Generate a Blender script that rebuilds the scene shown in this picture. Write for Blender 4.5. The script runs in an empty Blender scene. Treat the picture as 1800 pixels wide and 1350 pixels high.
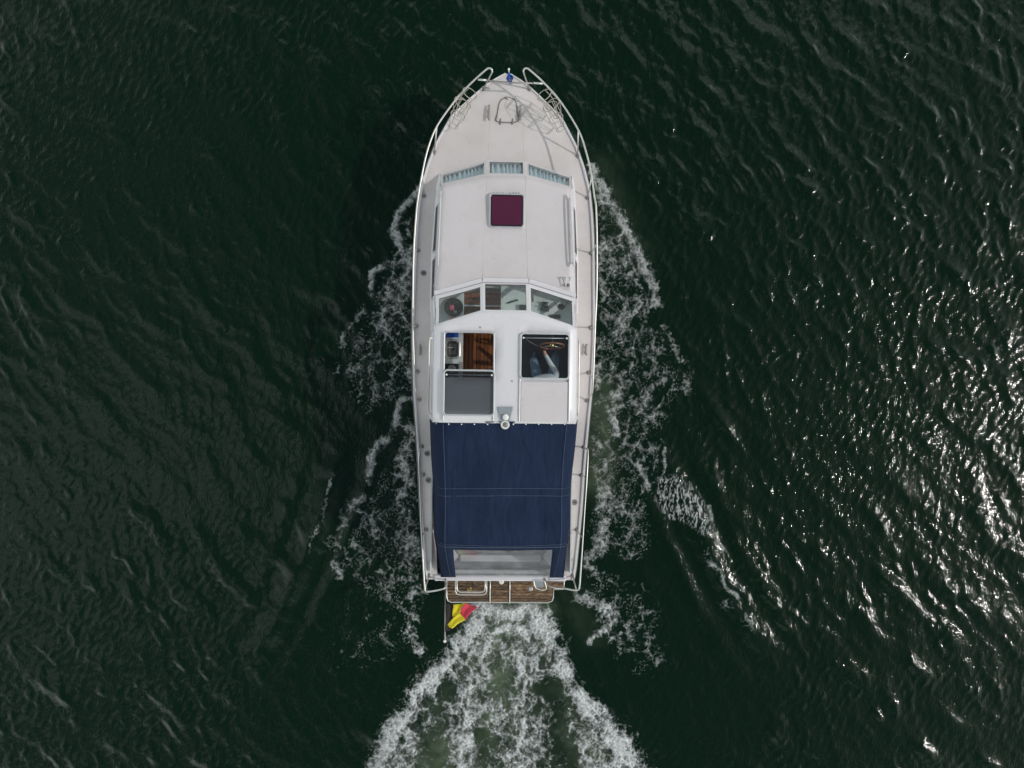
import bpy, bmesh, math, random
import numpy as np
from mathutils import Vector, Matrix, Euler, noise as mnoise

random.seed(7)
rng = np.random.default_rng(11)
R = math.radians
scene = bpy.context.scene
col = scene.collection

# ------------------------------------------------------------------ camera
CAM_Z = 15.0
FPX = 1400.0            # focal length in pixels of an 1800 px wide picture (28 mm lens)
cam_data = bpy.data.cameras.new('drone_camera')
cam_data.lens = 28.0
cam_data.sensor_width = 36.0
cam_data.clip_start = 0.1
cam_data.clip_end = 6000.0
cam = bpy.data.objects.new('drone_camera', cam_data)
cam.location = (0, 0, CAM_Z)
col.objects.link(cam)
scene.camera = cam

# ------------------------------------------------------------------ sky and sun
SUN_EL, SUN_ROT = R(41), R(96)
world = bpy.data.worlds.new('World')
scene.world = world
world.use_nodes = True
wn, wl = world.node_tree.nodes, world.node_tree.links
bg = wn['Background']
sky = wn.new('ShaderNodeTexSky')
sky.sky_type = 'NISHITA'
sky.sun_disc = False
sky.sun_elevation = SUN_EL
sky.sun_rotation = SUN_ROT
sky.altitude = 0
sky.air_density = 1.0
sky.dust_density = 1.5
sky.ozone_density = 1.0
# broken fair-weather cloud over the whole sky, on a flat layer overhead
wtc = wn.new('ShaderNodeTexCoord')
wsp = wn.new('ShaderNodeSeparateXYZ'); wl.new(wtc.outputs['Generated'], wsp.inputs[0])
wad = wn.new('ShaderNodeMath'); wad.operation = 'ADD'; wad.inputs[1].default_value = 0.18; wl.new(wsp.outputs['Z'], wad.inputs[0])
wmx = wn.new('ShaderNodeMath'); wmx.operation = 'MAXIMUM'; wmx.inputs[1].default_value = 0.12; wl.new(wad.outputs[0], wmx.inputs[0])
wdv = wn.new('ShaderNodeVectorMath'); wdv.operation = 'DIVIDE'; wl.new(wtc.outputs['Generated'], wdv.inputs[0]); wl.new(wmx.outputs[0], wdv.inputs[1])
wno = wn.new('ShaderNodeTexNoise'); wno.noise_dimensions = '3D'; wno.inputs['Scale'].default_value = 1.9; wno.inputs['Detail'].default_value = 2.5; wno.inputs['Roughness'].default_value = 0.55
wl.new(wdv.outputs[0], wno.inputs['Vector'])
wmr = wn.new('ShaderNodeMapRange'); wmr.inputs[1].default_value = 0.46; wmr.inputs[2].default_value = 0.80; wel = wn.new('ShaderNodeMath'); wel.operation = 'MULTIPLY_ADD'; wel.inputs[1].default_value = -0.34; wel.inputs[2].default_value = 0.27   # cover closes up towards the horizon
wl.new(wsp.outputs['Z'], wel.inputs[0])
wsu = wn.new('ShaderNodeMath'); wsu.operation = 'ADD'; wl.new(wno.outputs[0], wsu.inputs[0]); wl.new(wel.outputs[0], wsu.inputs[1])
wl.new(wsu.outputs[0], wmr.inputs[0])
wmi = wn.new('ShaderNodeMix'); wmi.data_type = 'RGBA'; wmi.inputs[7].default_value = (35.0, 37.5, 36.5, 1)
wl.new(wmr.outputs[0], wmi.inputs[0]); wl.new(sky.outputs[0], wmi.inputs[6])
wl.new(wmi.outputs[2], bg.inputs[0])
bg.inputs[1].default_value = 0.10

sun_data = bpy.data.lights.new('sun', 'SUN')
sun_data.energy = 2.9
sun_data.angle = R(1.2)
sun_data.color = (1.0, 0.965, 0.93)
sun = bpy.data.objects.new('sun', sun_data)
to_sun = Vector((math.cos(SUN_EL) * math.sin(SUN_ROT), math.cos(SUN_EL) * math.cos(SUN_ROT), math.sin(SUN_EL)))
sun.rotation_euler = to_sun.to_track_quat('Z', 'Y').to_euler()
sun.location = to_sun * 60
col.objects.link(sun)

scene.view_settings.view_transform = 'Standard'
scene.view_settings.look = 'None'
scene.view_settings.gamma = 1.0
scene.view_settings.exposure = -0.88
scene.view_settings.use_curve_mapping = False
scene.render.engine = 'CYCLES'
scene.cycles.max_bounces = 10
scene.cycles.transparent_max_bounces = 16
scene.cycles.sample_clamp_indirect = 8.0

# ------------------------------------------------------------------ materials
def new_mat(name):
    m = bpy.data.materials.new(name)
    m.use_nodes = True
    return m, m.node_tree.nodes, m.node_tree.links, m.node_tree.nodes['Principled BSDF']

def mat_plain(name, c, rough=0.5, metal=0.0, var=0.12, scale=6.0, bump=0.0, bscale=80.0, coat=0.0, stretch=None, spec=None):
    """Principled with a soft noise mottling of its colour and roughness and an optional fine relief."""
    m, n, l, p = new_mat(name)
    tc = n.new('ShaderNodeTexCoord')
    src = tc.outputs['Object']
    if stretch:
        mp = n.new('ShaderNodeMapping'); mp.inputs['Scale'].default_value = stretch
        l.new(src, mp.inputs[0]); src = mp.outputs[0]
    no = n.new('ShaderNodeTexNoise'); no.inputs['Scale'].default_value = scale; no.inputs['Detail'].default_value = 5
    l.new(src, no.inputs['Vector'])
    mx = n.new('ShaderNodeMix'); mx.data_type = 'RGBA'
    mx.inputs[6].default_value = (*[v * (1 - var) for v in c], 1)
    mx.inputs[7].default_value = (*[min(1, v * (1 + var)) for v in c], 1)
    l.new(no.outputs[0], mx.inputs[0])
    l.new(mx.outputs[2], p.inputs['Base Color'])
    mr = n.new('ShaderNodeMapRange'); mr.inputs[3].default_value = max(0.02, rough - 0.08); mr.inputs[4].default_value = rough + 0.1
    l.new(no.outputs[0], mr.inputs[0]); l.new(mr.outputs[0], p.inputs['Roughness'])
    p.inputs['Metallic'].default_value = metal
    p.inputs['Coat Weight'].default_value = coat
    if spec is not None:
        p.inputs['Specular IOR Level'].default_value = spec
    if bump > 0:
        nb = n.new('ShaderNodeTexNoise'); nb.inputs['Scale'].default_value = bscale; nb.inputs['Detail'].default_value = 3
        l.new(src, nb.inputs['Vector'])
        b = n.new('ShaderNodeBump'); b.inputs['Strength'].default_value = bump; b.inputs['Distance'].default_value = 0.01
        l.new(nb.outputs[0], b.inputs['Height']); l.new(b.outputs[0], p.inputs['Normal'])
    return m

def mat_gelcoat(name, c, stain, amount=0.5, rough=0.38, grip=0.25):
    """White gelcoat with grime blotches, faint yellowing and scuffs."""
    m, n, l, p = new_mat(name)
    tc = n.new('ShaderNodeTexCoord')
    a = n.new('ShaderNodeTexNoise'); a.inputs['Scale'].default_value = 1.7; a.inputs['Detail'].default_value = 7; a.inputs['Roughness'].default_value = 0.65
    b = n.new('ShaderNodeTexNoise'); b.inputs['Scale'].default_value = 9.0; b.inputs['Detail'].default_value = 6; b.inputs['Distortion'].default_value = 0.8
    l.new(tc.outputs['Object'], a.inputs['Vector']); l.new(tc.outputs['Object'], b.inputs['Vector'])
    ra = n.new('ShaderNodeMapRange'); ra.inputs[1].default_value = 0.42; ra.inputs[2].default_value = 0.72; ra.inputs[4].default_value = amount
    rb = n.new('ShaderNodeMapRange'); rb.inputs[1].default_value = 0.6; rb.inputs[2].default_value = 0.78; rb.inputs[4].default_value = amount * 0.6
    l.new(a.outputs[0], ra.inputs[0]); l.new(b.outputs[0], rb.inputs[0])
    mx = n.new('ShaderNodeMix'); mx.data_type = 'RGBA'
    mx.inputs[6].default_value = (*c, 1); mx.inputs[7].default_value = (*stain, 1)
    l.new(ra.outputs[0], mx.inputs[0])
    mx2 = n.new('ShaderNodeMix'); mx2.data_type = 'RGBA'
    mx2.inputs[7].default_value = (*[v * 0.72 for v in stain], 1)
    l.new(mx.outputs[2], mx2.inputs[6]); l.new(rb.outputs[0], mx2.inputs[0])
    l.new(mx2.outputs[2], p.inputs['Base Color'])
    rr = n.new('ShaderNodeMapRange'); rr.inputs[3].default_value = rough - 0.08; rr.inputs[4].default_value = rough + 0.18
    l.new(a.outputs[0], rr.inputs[0]); l.new(rr.outputs[0], p.inputs['Roughness'])
    nb = n.new('ShaderNodeTexNoise'); nb.inputs['Scale'].default_value = 160; nb.inputs['Detail'].default_value = 2
    l.new(tc.outputs['Object'], nb.inputs['Vector'])
    bu = n.new('ShaderNodeBump'); bu.inputs['Strength'].default_value = grip; bu.inputs['Distance'].default_value = 0.003
    l.new(nb.outputs[0], bu.inputs['Height']); l.new(bu.outputs[0], p.inputs['Normal'])
    return m

def mat_glass(name, tint, rough=0.02, haze=0.0, haze_col=(0.8, 0.8, 0.8), ior=1.45):
    """A thin sheet: tinted see-through, with its surface reflection and an optional milky haze."""
    m, n, l, p = new_mat(name)
    out = n['Material Output']; n.remove(p)
    tr = n.new('ShaderNodeBsdfTransparent'); tr.inputs[0].default_value = (*tint, 1)
    gl = n.new('ShaderNodeBsdfGlossy'); gl.inputs['Roughness'].default_value = rough; gl.inputs[0].default_value = (1, 1, 1, 1)
    base = tr.outputs[0]
    if haze > 0:
        tc = n.new('ShaderNodeTexCoord'); no = n.new('ShaderNodeTexNoise'); no.inputs['Scale'].default_value = 5; no.inputs['Detail'].default_value = 4
        l.new(tc.outputs['Object'], no.inputs['Vector'])
        mr = n.new('ShaderNodeMapRange'); mr.inputs[1].default_value = 0.3; mr.inputs[2].default_value = 0.75
        mr.inputs[3].default_value = haze * 0.6; mr.inputs[4].default_value = haze * 1.4
        l.new(no.outputs[0], mr.inputs[0])
        df = n.new('ShaderNodeBsdfDiffuse'); df.inputs[0].default_value = (*haze_col, 1)
        mh = n.new('ShaderNodeMixShader'); l.new(mr.outputs[0], mh.inputs[0]); l.new(tr.outputs[0], mh.inputs[1]); l.new(df.outputs[0], mh.inputs[2])
        base = mh.outputs[0]
    fr = n.new('ShaderNodeFresnel'); fr.inputs[0].default_value = ior
    mx = n.new('ShaderNodeMixShader')
    ge = n.new('ShaderNodeNewGeometry'); inv = n.new('ShaderNodeMath'); inv.operation = 'SUBTRACT'; inv.inputs[0].default_value = 1.0
    l.new(ge.outputs['Backfacing'], inv.inputs[1])
    fm = n.new('ShaderNodeMath'); fm.operation = 'MULTIPLY'; l.new(fr.outputs[0], fm.inputs[0]); l.new(inv.outputs[0], fm.inputs[1])
    l.new(fm.outputs[0], mx.inputs[0]); l.new(base, mx.inputs[1]); l.new(gl.outputs[0], mx.inputs[2])
    l.new(mx.outputs[0], out.inputs[0])
    return m

def mat_wood(name, c1, c2, rough, axis=(2, 30, 30), coat=0.0):
    m, n, l, p = new_mat(name)
    tc = n.new('ShaderNodeTexCoord'); oi = n.new('ShaderNodeObjectInfo')
    mp = n.new('ShaderNodeMapping'); mp.inputs['Scale'].default_value = axis
    l.new(tc.outputs['Object'], mp.inputs[0])
    ad = n.new('ShaderNodeVectorMath'); ad.operation = 'ADD'
    l.new(mp.outputs[0], ad.inputs[0])
    sc = n.new('ShaderNodeMath'); sc.operation = 'MULTIPLY'; sc.inputs[1].default_value = 37
    l.new(oi.outputs['Random'], sc.inputs[0]); l.new(sc.outputs[0], ad.inputs[1])
    no = n.new('ShaderNodeTexNoise'); no.inputs['Scale'].default_value = 1.6; no.inputs['Detail'].default_value = 7; no.inputs['Roughness'].default_value = 0.68
    l.new(ad.outputs[0], no.inputs['Vector'])
    cr_ = n.new('ShaderNodeValToRGB'); cr_.color_ramp.elements[0].position = 0.38; cr_.color_ramp.elements[1].position = 0.62
    cr_.color_ramp.elements[0].color = (*c1, 1); cr_.color_ramp.elements[1].color = (*c2, 1)
    l.new(no.outputs[0], cr_.inputs[0])
    hv = n.new('ShaderNodeHueSaturation')
    vr = n.new('ShaderNodeMapRange'); vr.inputs[3].default_value = 0.55; vr.inputs[4].default_value = 1.35
    l.new(oi.outputs['Random'], vr.inputs[0]); l.new(vr.outputs[0], hv.inputs['Value'])
    l.new(cr_.outputs[0], hv.inputs['Color']); l.new(hv.outputs[0], p.inputs['Base Color'])
    p.inputs['Roughness'].default_value = rough; p.inputs['Coat Weight'].default_value = coat
    b = n.new('ShaderNodeBump'); b.inputs['Strength'].default_value = 0.4; b.inputs['Distance'].default_value = 0.004
    l.new(no.outputs[0], b.inputs['Height']); l.new(b.outputs[0], p.inputs['Normal'])
    return m

M = {}
M['hull'] = mat_gelcoat('hull_gelcoat', (0.72, 0.70, 0.68), (0.55, 0.52, 0.46), 0.4, 0.3, 0.05)
M['deck'] = mat_gelcoat('deck_gelcoat', (0.62, 0.575, 0.56), (0.50, 0.445, 0.40), 0.5, 0.5, 0.6)
M['roof'] = mat_gelcoat('roof_gelcoat', (0.615, 0.572, 0.575), (0.52, 0.48, 0.455), 0.5, 0.42, 0.4)
M['white'] = mat_gelcoat('white_gelcoat', (0.675, 0.655, 0.67), (0.62, 0.6, 0.6), 0.35, 0.3, 0.05)
M['inside'] = mat_gelcoat('interior_white', (0.62, 0.65, 0.64), (0.5, 0.52, 0.5), 0.4, 0.4, 0.05)
M['steel'] = mat_plain('polished_steel', (0.66, 0.64, 0.60), 0.33, 0.7, 0.1, 20)
M['wire'] = mat_plain('weathered_wire', (0.44, 0.40, 0.35), 0.45, 0.4, 0.25, 30)
M['dull_steel'] = mat_plain('dull_steel', (0.33, 0.31, 0.29), 0.45, 0.8, 0.25, 30)
M['alu'] = mat_plain('anodised_aluminium', (0.62, 0.63, 0.63), 0.4, 0.6, 0.08, 12)
M['rubber'] = mat_plain('grey_rubber', (0.11, 0.11, 0.105), 0.7, 0, 0.2, 10)
M['black'] = mat_plain('black_plastic', (0.012, 0.013, 0.014), 0.4, 0, 0.3, 14)
M['darkgreen'] = mat_plain('dark_instrument', (0.02, 0.035, 0.035), 0.45, 0, 0.3, 14)
M['greyplate'] = mat_plain('grey_bracket', (0.27, 0.30, 0.32), 0.5, 0.1, 0.1, 10)
M['curtain'] = mat_plain('pale_teal_curtain', (0.68, 0.71, 0.72), 0.85, 0, 0.12, 30)
M['burgundy'] = mat_plain('burgundy_acrylic', (0.085, 0.018, 0.044), 0.16, 0, 0.12, 3)
M['darktrim'] = mat_plain('dark_burgundy_seal', (0.012, 0.008, 0.012), 0.4, 0, 0.2, 8)
M['teak'] = mat_wood('weathered_teak', (0.022, 0.012, 0.006), (0.30, 0.185, 0.10), 0.7, (7, 45, 45))
M['mahogany'] = mat_wood('varnished_mahogany', (0.20, 0.05, 0.016), (0.44, 0.14, 0.045), 0.25, (4, 60, 60), 0.6)
M['floorwood'] = mat_wood('cabin_sole_wood', (0.15, 0.048, 0.016), (0.36, 0.13, 0.042), 0.3, (60, 4, 60), 0.4)
M['wheelwood'] = mat_wood('varnished_wheel_wood', (0.22, 0.065, 0.02), (0.40, 0.14, 0.045), 0.2, (20, 20, 20), 0.8)
M['brass'] = mat_plain('brass', (0.7, 0.5, 0.2), 0.25, 1.0, 0.1, 10)
M['cushion'] = mat_plain('grey_cushion', (0.16, 0.165, 0.18), 0.9, 0, 0.15, 8, 0.3, 200)
M['jeans'] = mat_plain('blue_denim', (0.20, 0.31, 0.42), 0.9, 0, 0.3, 12, 0.4, 90)
M['shirt'] = mat_plain('grey_jersey', (0.62, 0.64, 0.68), 0.9, 0, 0.12, 14, 0.5, 40)
M['skin'] = mat_plain('skin', (0.52, 0.27, 0.18), 0.5, 0, 0.12, 20)
M['hair'] = mat_plain('brown_hair', (0.05, 0.03, 0.02), 0.6, 0, 0.3, 60, 0.6, 150)
M['shoe'] = mat_plain('dark_shoe', (0.03, 0.03, 0.035), 0.6)
M['flag_black'] = mat_plain('flag_black', (0.035, 0.028, 0.028), 0.9, 0, 0.2, 20)
M['flag_yellow'] = mat_plain('flag_yellow', (0.74, 0.62, 0.025), 0.85, 0, 0.1, 20)
M['flag_red'] = mat_plain('flag_red', (0.68, 0.06, 0.10), 0.85, 0, 0.1, 20)
M['flag_blue'] = mat_plain('flag_blue', (0.012, 0.09, 0.42), 0.85, 0, 0.2, 30)
M['pink'] = mat_plain('pink_plastic', (0.62, 0.08, 0.16), 0.5)
M['bluecloth'] = mat_plain('blue_towel', (0.03, 0.10, 0.42), 0.95, 0, 0.2, 20, 0.5, 120)
M['rope'] = mat_plain('grey_rope', (0.5, 0.47, 0.44), 0.9, 0, 0.2, 90)
M['lamp_white'] = mat_plain('lamp_white', (0.75, 0.74, 0.7), 0.25, 0, 0.06, 10)
M['thread'] = mat_plain('pale_blue_thread', (0.055, 0.08, 0.13), 0.9, 0, 0.35, 60)
M['clear'] = mat_glass('clear_glass', (0.93, 0.965, 0.95))
M['tinted'] = mat_glass('tinted_acrylic', (0.88, 0.90, 0.91), 0.03, 0.012, (0.5, 0.5, 0.5))
M['lidglass'] = mat_glass('tinted_lid_acrylic', (0.615, 0.63, 0.64), 0.06, 0.025, (0.4, 0.42, 0.44))
M['curtainglass'] = mat_glass('greenish_glass', (0.83, 0.875, 0.885))
M['vinyl'] = mat_glass('clear_vinyl', (0.86, 0.86, 0.88), 0.12, 0.20, (0.62, 0.62, 0.64))

def mat_canvas():
    m, n, l, p = new_mat('navy_canvas')
    tc = n.new('ShaderNodeTexCoord')
    a = n.new('ShaderNodeTexNoise'); a.inputs['Scale'].default_value = 2.6; a.inputs['Detail'].default_value = 6; a.inputs['Roughness'].default_value = 0.6
    mp = n.new('ShaderNodeMapping'); mp.inputs['Scale'].default_value = (1.6, 0.7, 1)
    l.new(tc.outputs['Object'], mp.inputs[0]); l.new(mp.outputs[0], a.inputs['Vector'])
    cr_ = n.new('ShaderNodeValToRGB')
    cr_.color_ramp.elements[0].position = 0.3; cr_.color_ramp.elements[0].color = (0.0068, 0.0155, 0.042, 1)
    cr_.color_ramp.elements[1].position = 0.75; cr_.color_ramp.elements[1].color = (0.0135, 0.0255, 0.062, 1)
    l.new(a.outputs[0], cr_.inputs[0]); 
    sp = n.new('ShaderNodeTexVoronoi'); sp.inputs['Scale'].default_value = 9
    l.new(tc.outputs['Object'], sp.inputs['Vector'])
    lt = n.new('ShaderNodeMath'); lt.operation = 'LESS_THAN'; lt.inputs[1].default_value = 0.045
    l.new(sp.outputs['Distance'], lt.inputs[0])
    se = n.new('ShaderNodeSeparateColor'); l.new(sp.outputs['Color'], se.inputs[0])
    gt = n.new('ShaderNodeMath'); gt.operation = 'GREATER_THAN'; gt.inputs[1].default_value = 0.9; l.new(se.outputs[0], gt.inputs[0])
    mu = n.new('ShaderNodeMath'); mu.operation = 'MULTIPLY'; l.new(lt.outputs[0], mu.inputs[0]); l.new(gt.outputs[0], mu.inputs[1])
    mx = n.new('ShaderNodeMix'); mx.data_type = 'RGBA'; mx.inputs[7].default_value = (0.10, 0.14, 0.2, 1)
    l.new(mu.outputs[0], mx.inputs[0]); l.new(cr_.outputs[0], mx.inputs[6]); l.new(mx.outputs[2], p.inputs['Base Color'])
    p.inputs['Roughness'].default_value = 0.85; p.inputs['Specular IOR Level'].default_value = 0.2
    w = n.new('ShaderNodeTexNoise'); w.inputs['Scale'].default_value = 260; l.new(tc.outputs['Object'], w.inputs['Vector'])
    b = n.new('ShaderNodeBump'); b.inputs['Strength'].default_value = 0.3; b.inputs['Distance'].default_value = 0.003
    l.new(w.outputs[0], b.inputs['Height'])
    b2 = n.new('ShaderNodeBump'); b2.inputs['Strength'].default_value = 0.8; b2.inputs['Distance'].default_value = 0.06
    mp2 = n.new('ShaderNodeMapping'); mp2.inputs['Scale'].default_value = (4.5, 1.5, 1.5); mp2.inputs['Rotation'].default_value = (0, 0, 0.12)
    l.new(tc.outputs['Object'], mp2.inputs[0])
    fo = n.new('ShaderNodeTexNoise'); fo.inputs['Scale'].default_value = 1.3; fo.inputs['Detail'].default_value = 3; fo.inputs['Distortion'].default_value = 0.7
    l.new(mp2.outputs[0], fo.inputs['Vector']); l.new(fo.outputs[0], b2.inputs['Height']); l.new(b.outputs[0], b2.inputs['Normal']); l.new(b2.outputs[0], p.inputs['Normal'])
    return m
M['canvas'] = mat_canvas()

# ------------------------------------------------------------------ mesh helpers
def link(name, me, mat=None, parent=None, smooth=False, angle=None):
    o = bpy.data.objects.new(name, me)
    col.objects.link(o)
    if mat is not None and not me.materials:
        me.materials.append(M[mat] if isinstance(mat, str) else mat)
    if parent is not None:
        o.parent = parent
    if smooth:
        me.polygons.foreach_set('use_smooth', [True] * len(me.polygons))
        if angle is not None:
            me.set_sharp_from_angle(angle=R(angle))
    return o

class MB:
    def __init__(s): s.v = []; s.f = []
    def add(s, v, f):
        k = len(s.v); s.v += [tuple(p) for p in v]; s.f += [tuple(i + k for i in q) for q in f]; return s
    def box(s, x0, x1, y0, y1, z0, z1):
        return s.add([(x0, y0, z0), (x1, y0, z0), (x1, y1, z0), (x0, y1, z0), (x0, y0, z1), (x1, y0, z1), (x1, y1, z1), (x0, y1, z1)],
                     [(3, 2, 1, 0), (4, 5, 6, 7), (0, 1, 5, 4), (1, 2, 6, 5), (2, 3, 7, 6), (3, 0, 4, 7)])
    def slab(s, pts, t):
        """A polygon given in space, thickened by t along its normal."""
        pts = [Vector(p) for p in pts]; n = len(pts)
        nv = Vector((0, 0, 0))
        for i in range(n):
            nv += pts[i].cross(pts[(i + 1) % n])
        nv.normalize()
        lo = [p - nv * t for p in pts]
        f = [tuple(range(n)), tuple(range(2 * n - 1, n - 1, -1))]
        for i in range(n):
            j = (i + 1) % n; f.append((i, i + n, j + n, j))
        return s.add(pts + lo, f)
    def frame(s, pts, w, t, up=0.0):
        """A picture frame round a polygon: w wide outwards, t thick."""
        pts = [Vector(p) for p in pts]; n = len(pts); c = sum(pts, Vector()) / n
        nv = Vector((0, 0, 0))
        for i in range(n): nv += (pts[i] - c).cross(pts[(i + 1) % n] - c)
        nv.normalize()
        out = []
        for i in range(n):
            a = (pts[i] - pts[i - 1]).normalized(); b = (pts[(i + 1) % n] - pts[i]).normalized()
            na = a.cross(nv); nb = b.cross(nv); d = (na + nb); d = d / max(0.3, d.length_squared) * 2
            out.append(pts[i] + d * w)
        a0 = [p + nv * up for p in pts]; b0 = [p + nv * up for p in out]
        a1 = [p - nv * (t - up) for p in pts]; b1 = [p - nv * (t - up) for p in out]
        f = []
        for i in range(n):
            j = (i + 1) % n
            f += [(i, j, n + j, n + i)[::-1], (2 * n + i, 3 * n + i, 3 * n + j, 2 * n + j)[::-1], (i, 2 * n + i, 2 * n + j, j)[::-1], (n + i, n + j, 3 * n + j, 3 * n + i)[::-1]]
        return s.add(a0 + b0 + a1 + b1, f)
    def tube(s, pts, r, n=8, closed=False, r1=None):
        pts = [Vector(p) for p in pts]; m = len(pts); up = None; rings = []
        for i in range(m):
            if closed: t = pts[(i + 1) % m] - pts[i - 1]
            else: t = pts[min(i + 1, m - 1)] - pts[max(i - 1, 0)]
            t.normalize()
            if up is None:
                up = t.orthogonal().normalized()
            up = (up - t * up.dot(t)).normalized()
            sd = t.cross(up)
            rr = r if r1 is None else r + (r1 - r) * i / (m - 1)
            rings.append([pts[i] + (up * math.cos(2 * math.pi * k / n) + sd * math.sin(2 * math.pi * k / n)) * rr for k in range(n)])
        f = []
        for i in range(m if closed else m - 1):
            a = i * n; b = ((i + 1) % m) * n
            for k in range(n):
                f.append((a + k, a + (k + 1) % n, b + (k + 1) % n, b + k))
        if not closed:
            f.append(tuple(range(n))[::-1]); f.append(tuple(range((m - 1) * n, m * n)))
        return s.add([p for q in rings for p in q], f)
    def lathe(s, prof, c=(0, 0, 0), n=16, ax=None):
        """prof: (radius, height) pairs; ax: optional rotation matrix."""
        v = []; f = []
        for r, h in prof:
            for k in range(n):
                p = Vector((r * math.cos(2 * math.pi * k / n), r * math.sin(2 * math.pi * k / n), h))
                if ax is not None: p = ax @ p
                v.append(p + Vector(c))
        for i in range(len(prof) - 1):
            for k in range(n):
                f.append((i * n + k, i * n + (k + 1) % n, (i + 1) * n + (k + 1) % n, (i + 1) * n + k))
        f.append(tuple(range(n))[::-1]); f.append(tuple(range((len(prof) - 1) * n, len(prof) * n)))
        return s.add(v, f)
    def grid(s, rows, close=False):
        n = len(rows[0]); v = [p for r in rows for p in r]; f = []
        for i in range(len(rows) - 1):
            for k in range(n - 1 if not close else n):
                f.append((i * n + k, i * n + (k + 1) % n, (i + 1) * n + (k + 1) % n, (i + 1) * n + k))
        return s.add(v, f)
    def build(s, name, mat, parent=None, smooth=False, angle=None, bevel=0.0, seg=2, solid=0.0, sub=0, fix=True):
        me = bpy.data.meshes.new(name)
        me.from_pydata(s.v, [], s.f); me.validate()
        if fix:
            bm = bmesh.new(); bm.from_mesh(me); bmesh.ops.recalc_face_normals(bm, faces=bm.faces); bm.to_mesh(me); bm.free()
        o = link(name, me, mat, parent, smooth, angle)
        if solid:
            md = o.modifiers.new('thick', 'SOLIDIFY'); md.thickness = solid; md.offset = -1
        if bevel:
            md = o.modifiers.new('bevel', 'BEVEL'); md.width = bevel; md.segments = seg; md.limit_method = 'ANGLE'; md.angle_limit = R(35)
        if sub:
            md = o.modifiers.new('sub', 'SUBSURF'); md.levels = sub; md.render_levels = sub
        return o

def cr(pts, k=6, closed=False):
    """Catmull-Rom smoothing of a polyline."""
    P = [Vector(p) for p in pts]; n = len(P); out = []
    for i in range(n if closed else n - 1):
        if closed: p0, p1, p2, p3 = P[i - 1], P[i], P[(i + 1) % n], P[(i + 2) % n]
        else: p0, p1, p2, p3 = P[max(i - 1, 0)], P[i], P[i + 1], P[min(i + 2, n - 1)]
        for j in range(k):
            t = j / k
            out.append(0.5 * ((2 * p1) + (p2 - p0) * t + (2 * p0 - 5 * p1 + 4 * p2 - p3) * t * t + (3 * p1 - p0 - 3 * p2 + p3) * t ** 3))
    if not closed: out.append(P[-1])
    return out

def round_rect(x0, x1, y0, y1, r, z, k=5):
    out = []
    for cx, cy, a in ((x1 - r, y1 - r, 0), (x0 + r, y1 - r, 90), (x0 + r, y0 + r, 180), (x1 - r, y0 + r, 270)):
        for j in range(k + 1):
            t = R(a + 90 * j / k); out.append((cx + r * math.cos(t), cy + r * math.sin(t), z))
    return out

def tag(o, label, cat=None, group=None, kind=None):
    if label: o['label'] = label
    if cat: o['category'] = cat
    if group: o['group'] = group
    if kind: o['kind'] = kind
    return o

# ------------------------------------------------------------------ water
def perlin(x, y, seed=0):
    r = np.random.default_rng(seed); p = r.permutation(512)
    ang = r.random(512) * 2 * np.pi; gx, gy = np.cos(ang), np.sin(ang)
    xi, yi = np.floor(x).astype(int), np.floor(y).astype(int); xf, yf = x - xi, y - yi
    def g(ix, iy, dx, dy):
        h = p[(p[ix & 511] + iy) & 511]; return gx[h] * dx + gy[h] * dy
    u = xf ** 3 * (xf * (xf * 6 - 15) + 10); v = yf ** 3 * (yf * (yf * 6 - 15) + 10)
    a = g(xi, yi, xf, yf); b = g(xi + 1, yi, xf - 1, yf); c = g(xi, yi + 1, xf, yf - 1); d = g(xi + 1, yi + 1, xf - 1, yf - 1)
    return ((a + (b - a) * u) * (1 - v) + (c + (d - c) * u) * v) * 1.5
def fbm(x, y, o=4, seed=0, gain=0.5):
    t = 0; a = 1; n = 0
    for k in range(o):
        t = t + a * perlin(x * 2 ** k, y * 2 ** k, seed + k); n += a; a *= gain
    return t / n
def worley(x, y, seed=0):
    r = np.random.default_rng(seed); jx, jy = r.random((256, 256)), r.random((256, 256))
    xi, yi = np.floor(x).astype(int), np.floor(y).astype(int)
    f1 = np.full(x.shape, 9.0); f2 = np.full(x.shape, 9.0)
    for dx in (-1, 0, 1):
        for dy in (-1, 0, 1):
            cx, cy = xi + dx, yi + dy
            d = np.hypot(cx + jx[cx & 255, cy & 255] - x, cy + jy[cx & 255, cy & 255] - y)
            f2 = np.where(d < f1, f1, np.minimum(f2, d)); f1 = np.minimum(f1, d)
    return f1, f2
def sstep(a, b, x):
    t = np.clip((x - a) / (b - a), 0, 1); return t * t * (3 - 2 * t)
def wp2(px, py):               # a surveyed position on the water
    return (px - 900) * CAM_Z / FPX, (675 - py) * CAM_Z / FPX
def poly_dist(x, y, pts):
    """Distance to a polyline, the signed side and the position along it (0..1)."""
    best = np.full(x.shape, 1e9); side = np.zeros(x.shape); along = np.zeros(x.shape)
    n = len(pts) - 1
    for i in range(n):
        (ax, ay), (bx, by) = pts[i], pts[i + 1]
        dx, dy = bx - ax, by - ay; t = np.clip(((x - ax) * dx + (y - ay) * dy) / (dx * dx + dy * dy), 0, 1)
        qx, qy = x - ax - t * dx, y - ay - t * dy; d = np.hypot(qx, qy); m = d < best
        best = np.where(m, d, best); side = np.where(m, np.sign(dx * qy - dy * qx), side); along = np.where(m, (i + t) / n, along)
    return best, side, along
def inside(x, y, pts):
    c = np.zeros(x.shape, bool); n = len(pts)
    for i in range(n):
        (ax, ay), (bx, by) = pts[i], pts[(i + 1) % n]
        if ay == by: continue
        m = ((ay > y) != (by > y)) & (x < (bx - ax) * (y - ay) / (by - ay) + ax); c ^= m
    return c
def W(pts): return [wp2(*p) for p in pts]

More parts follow.
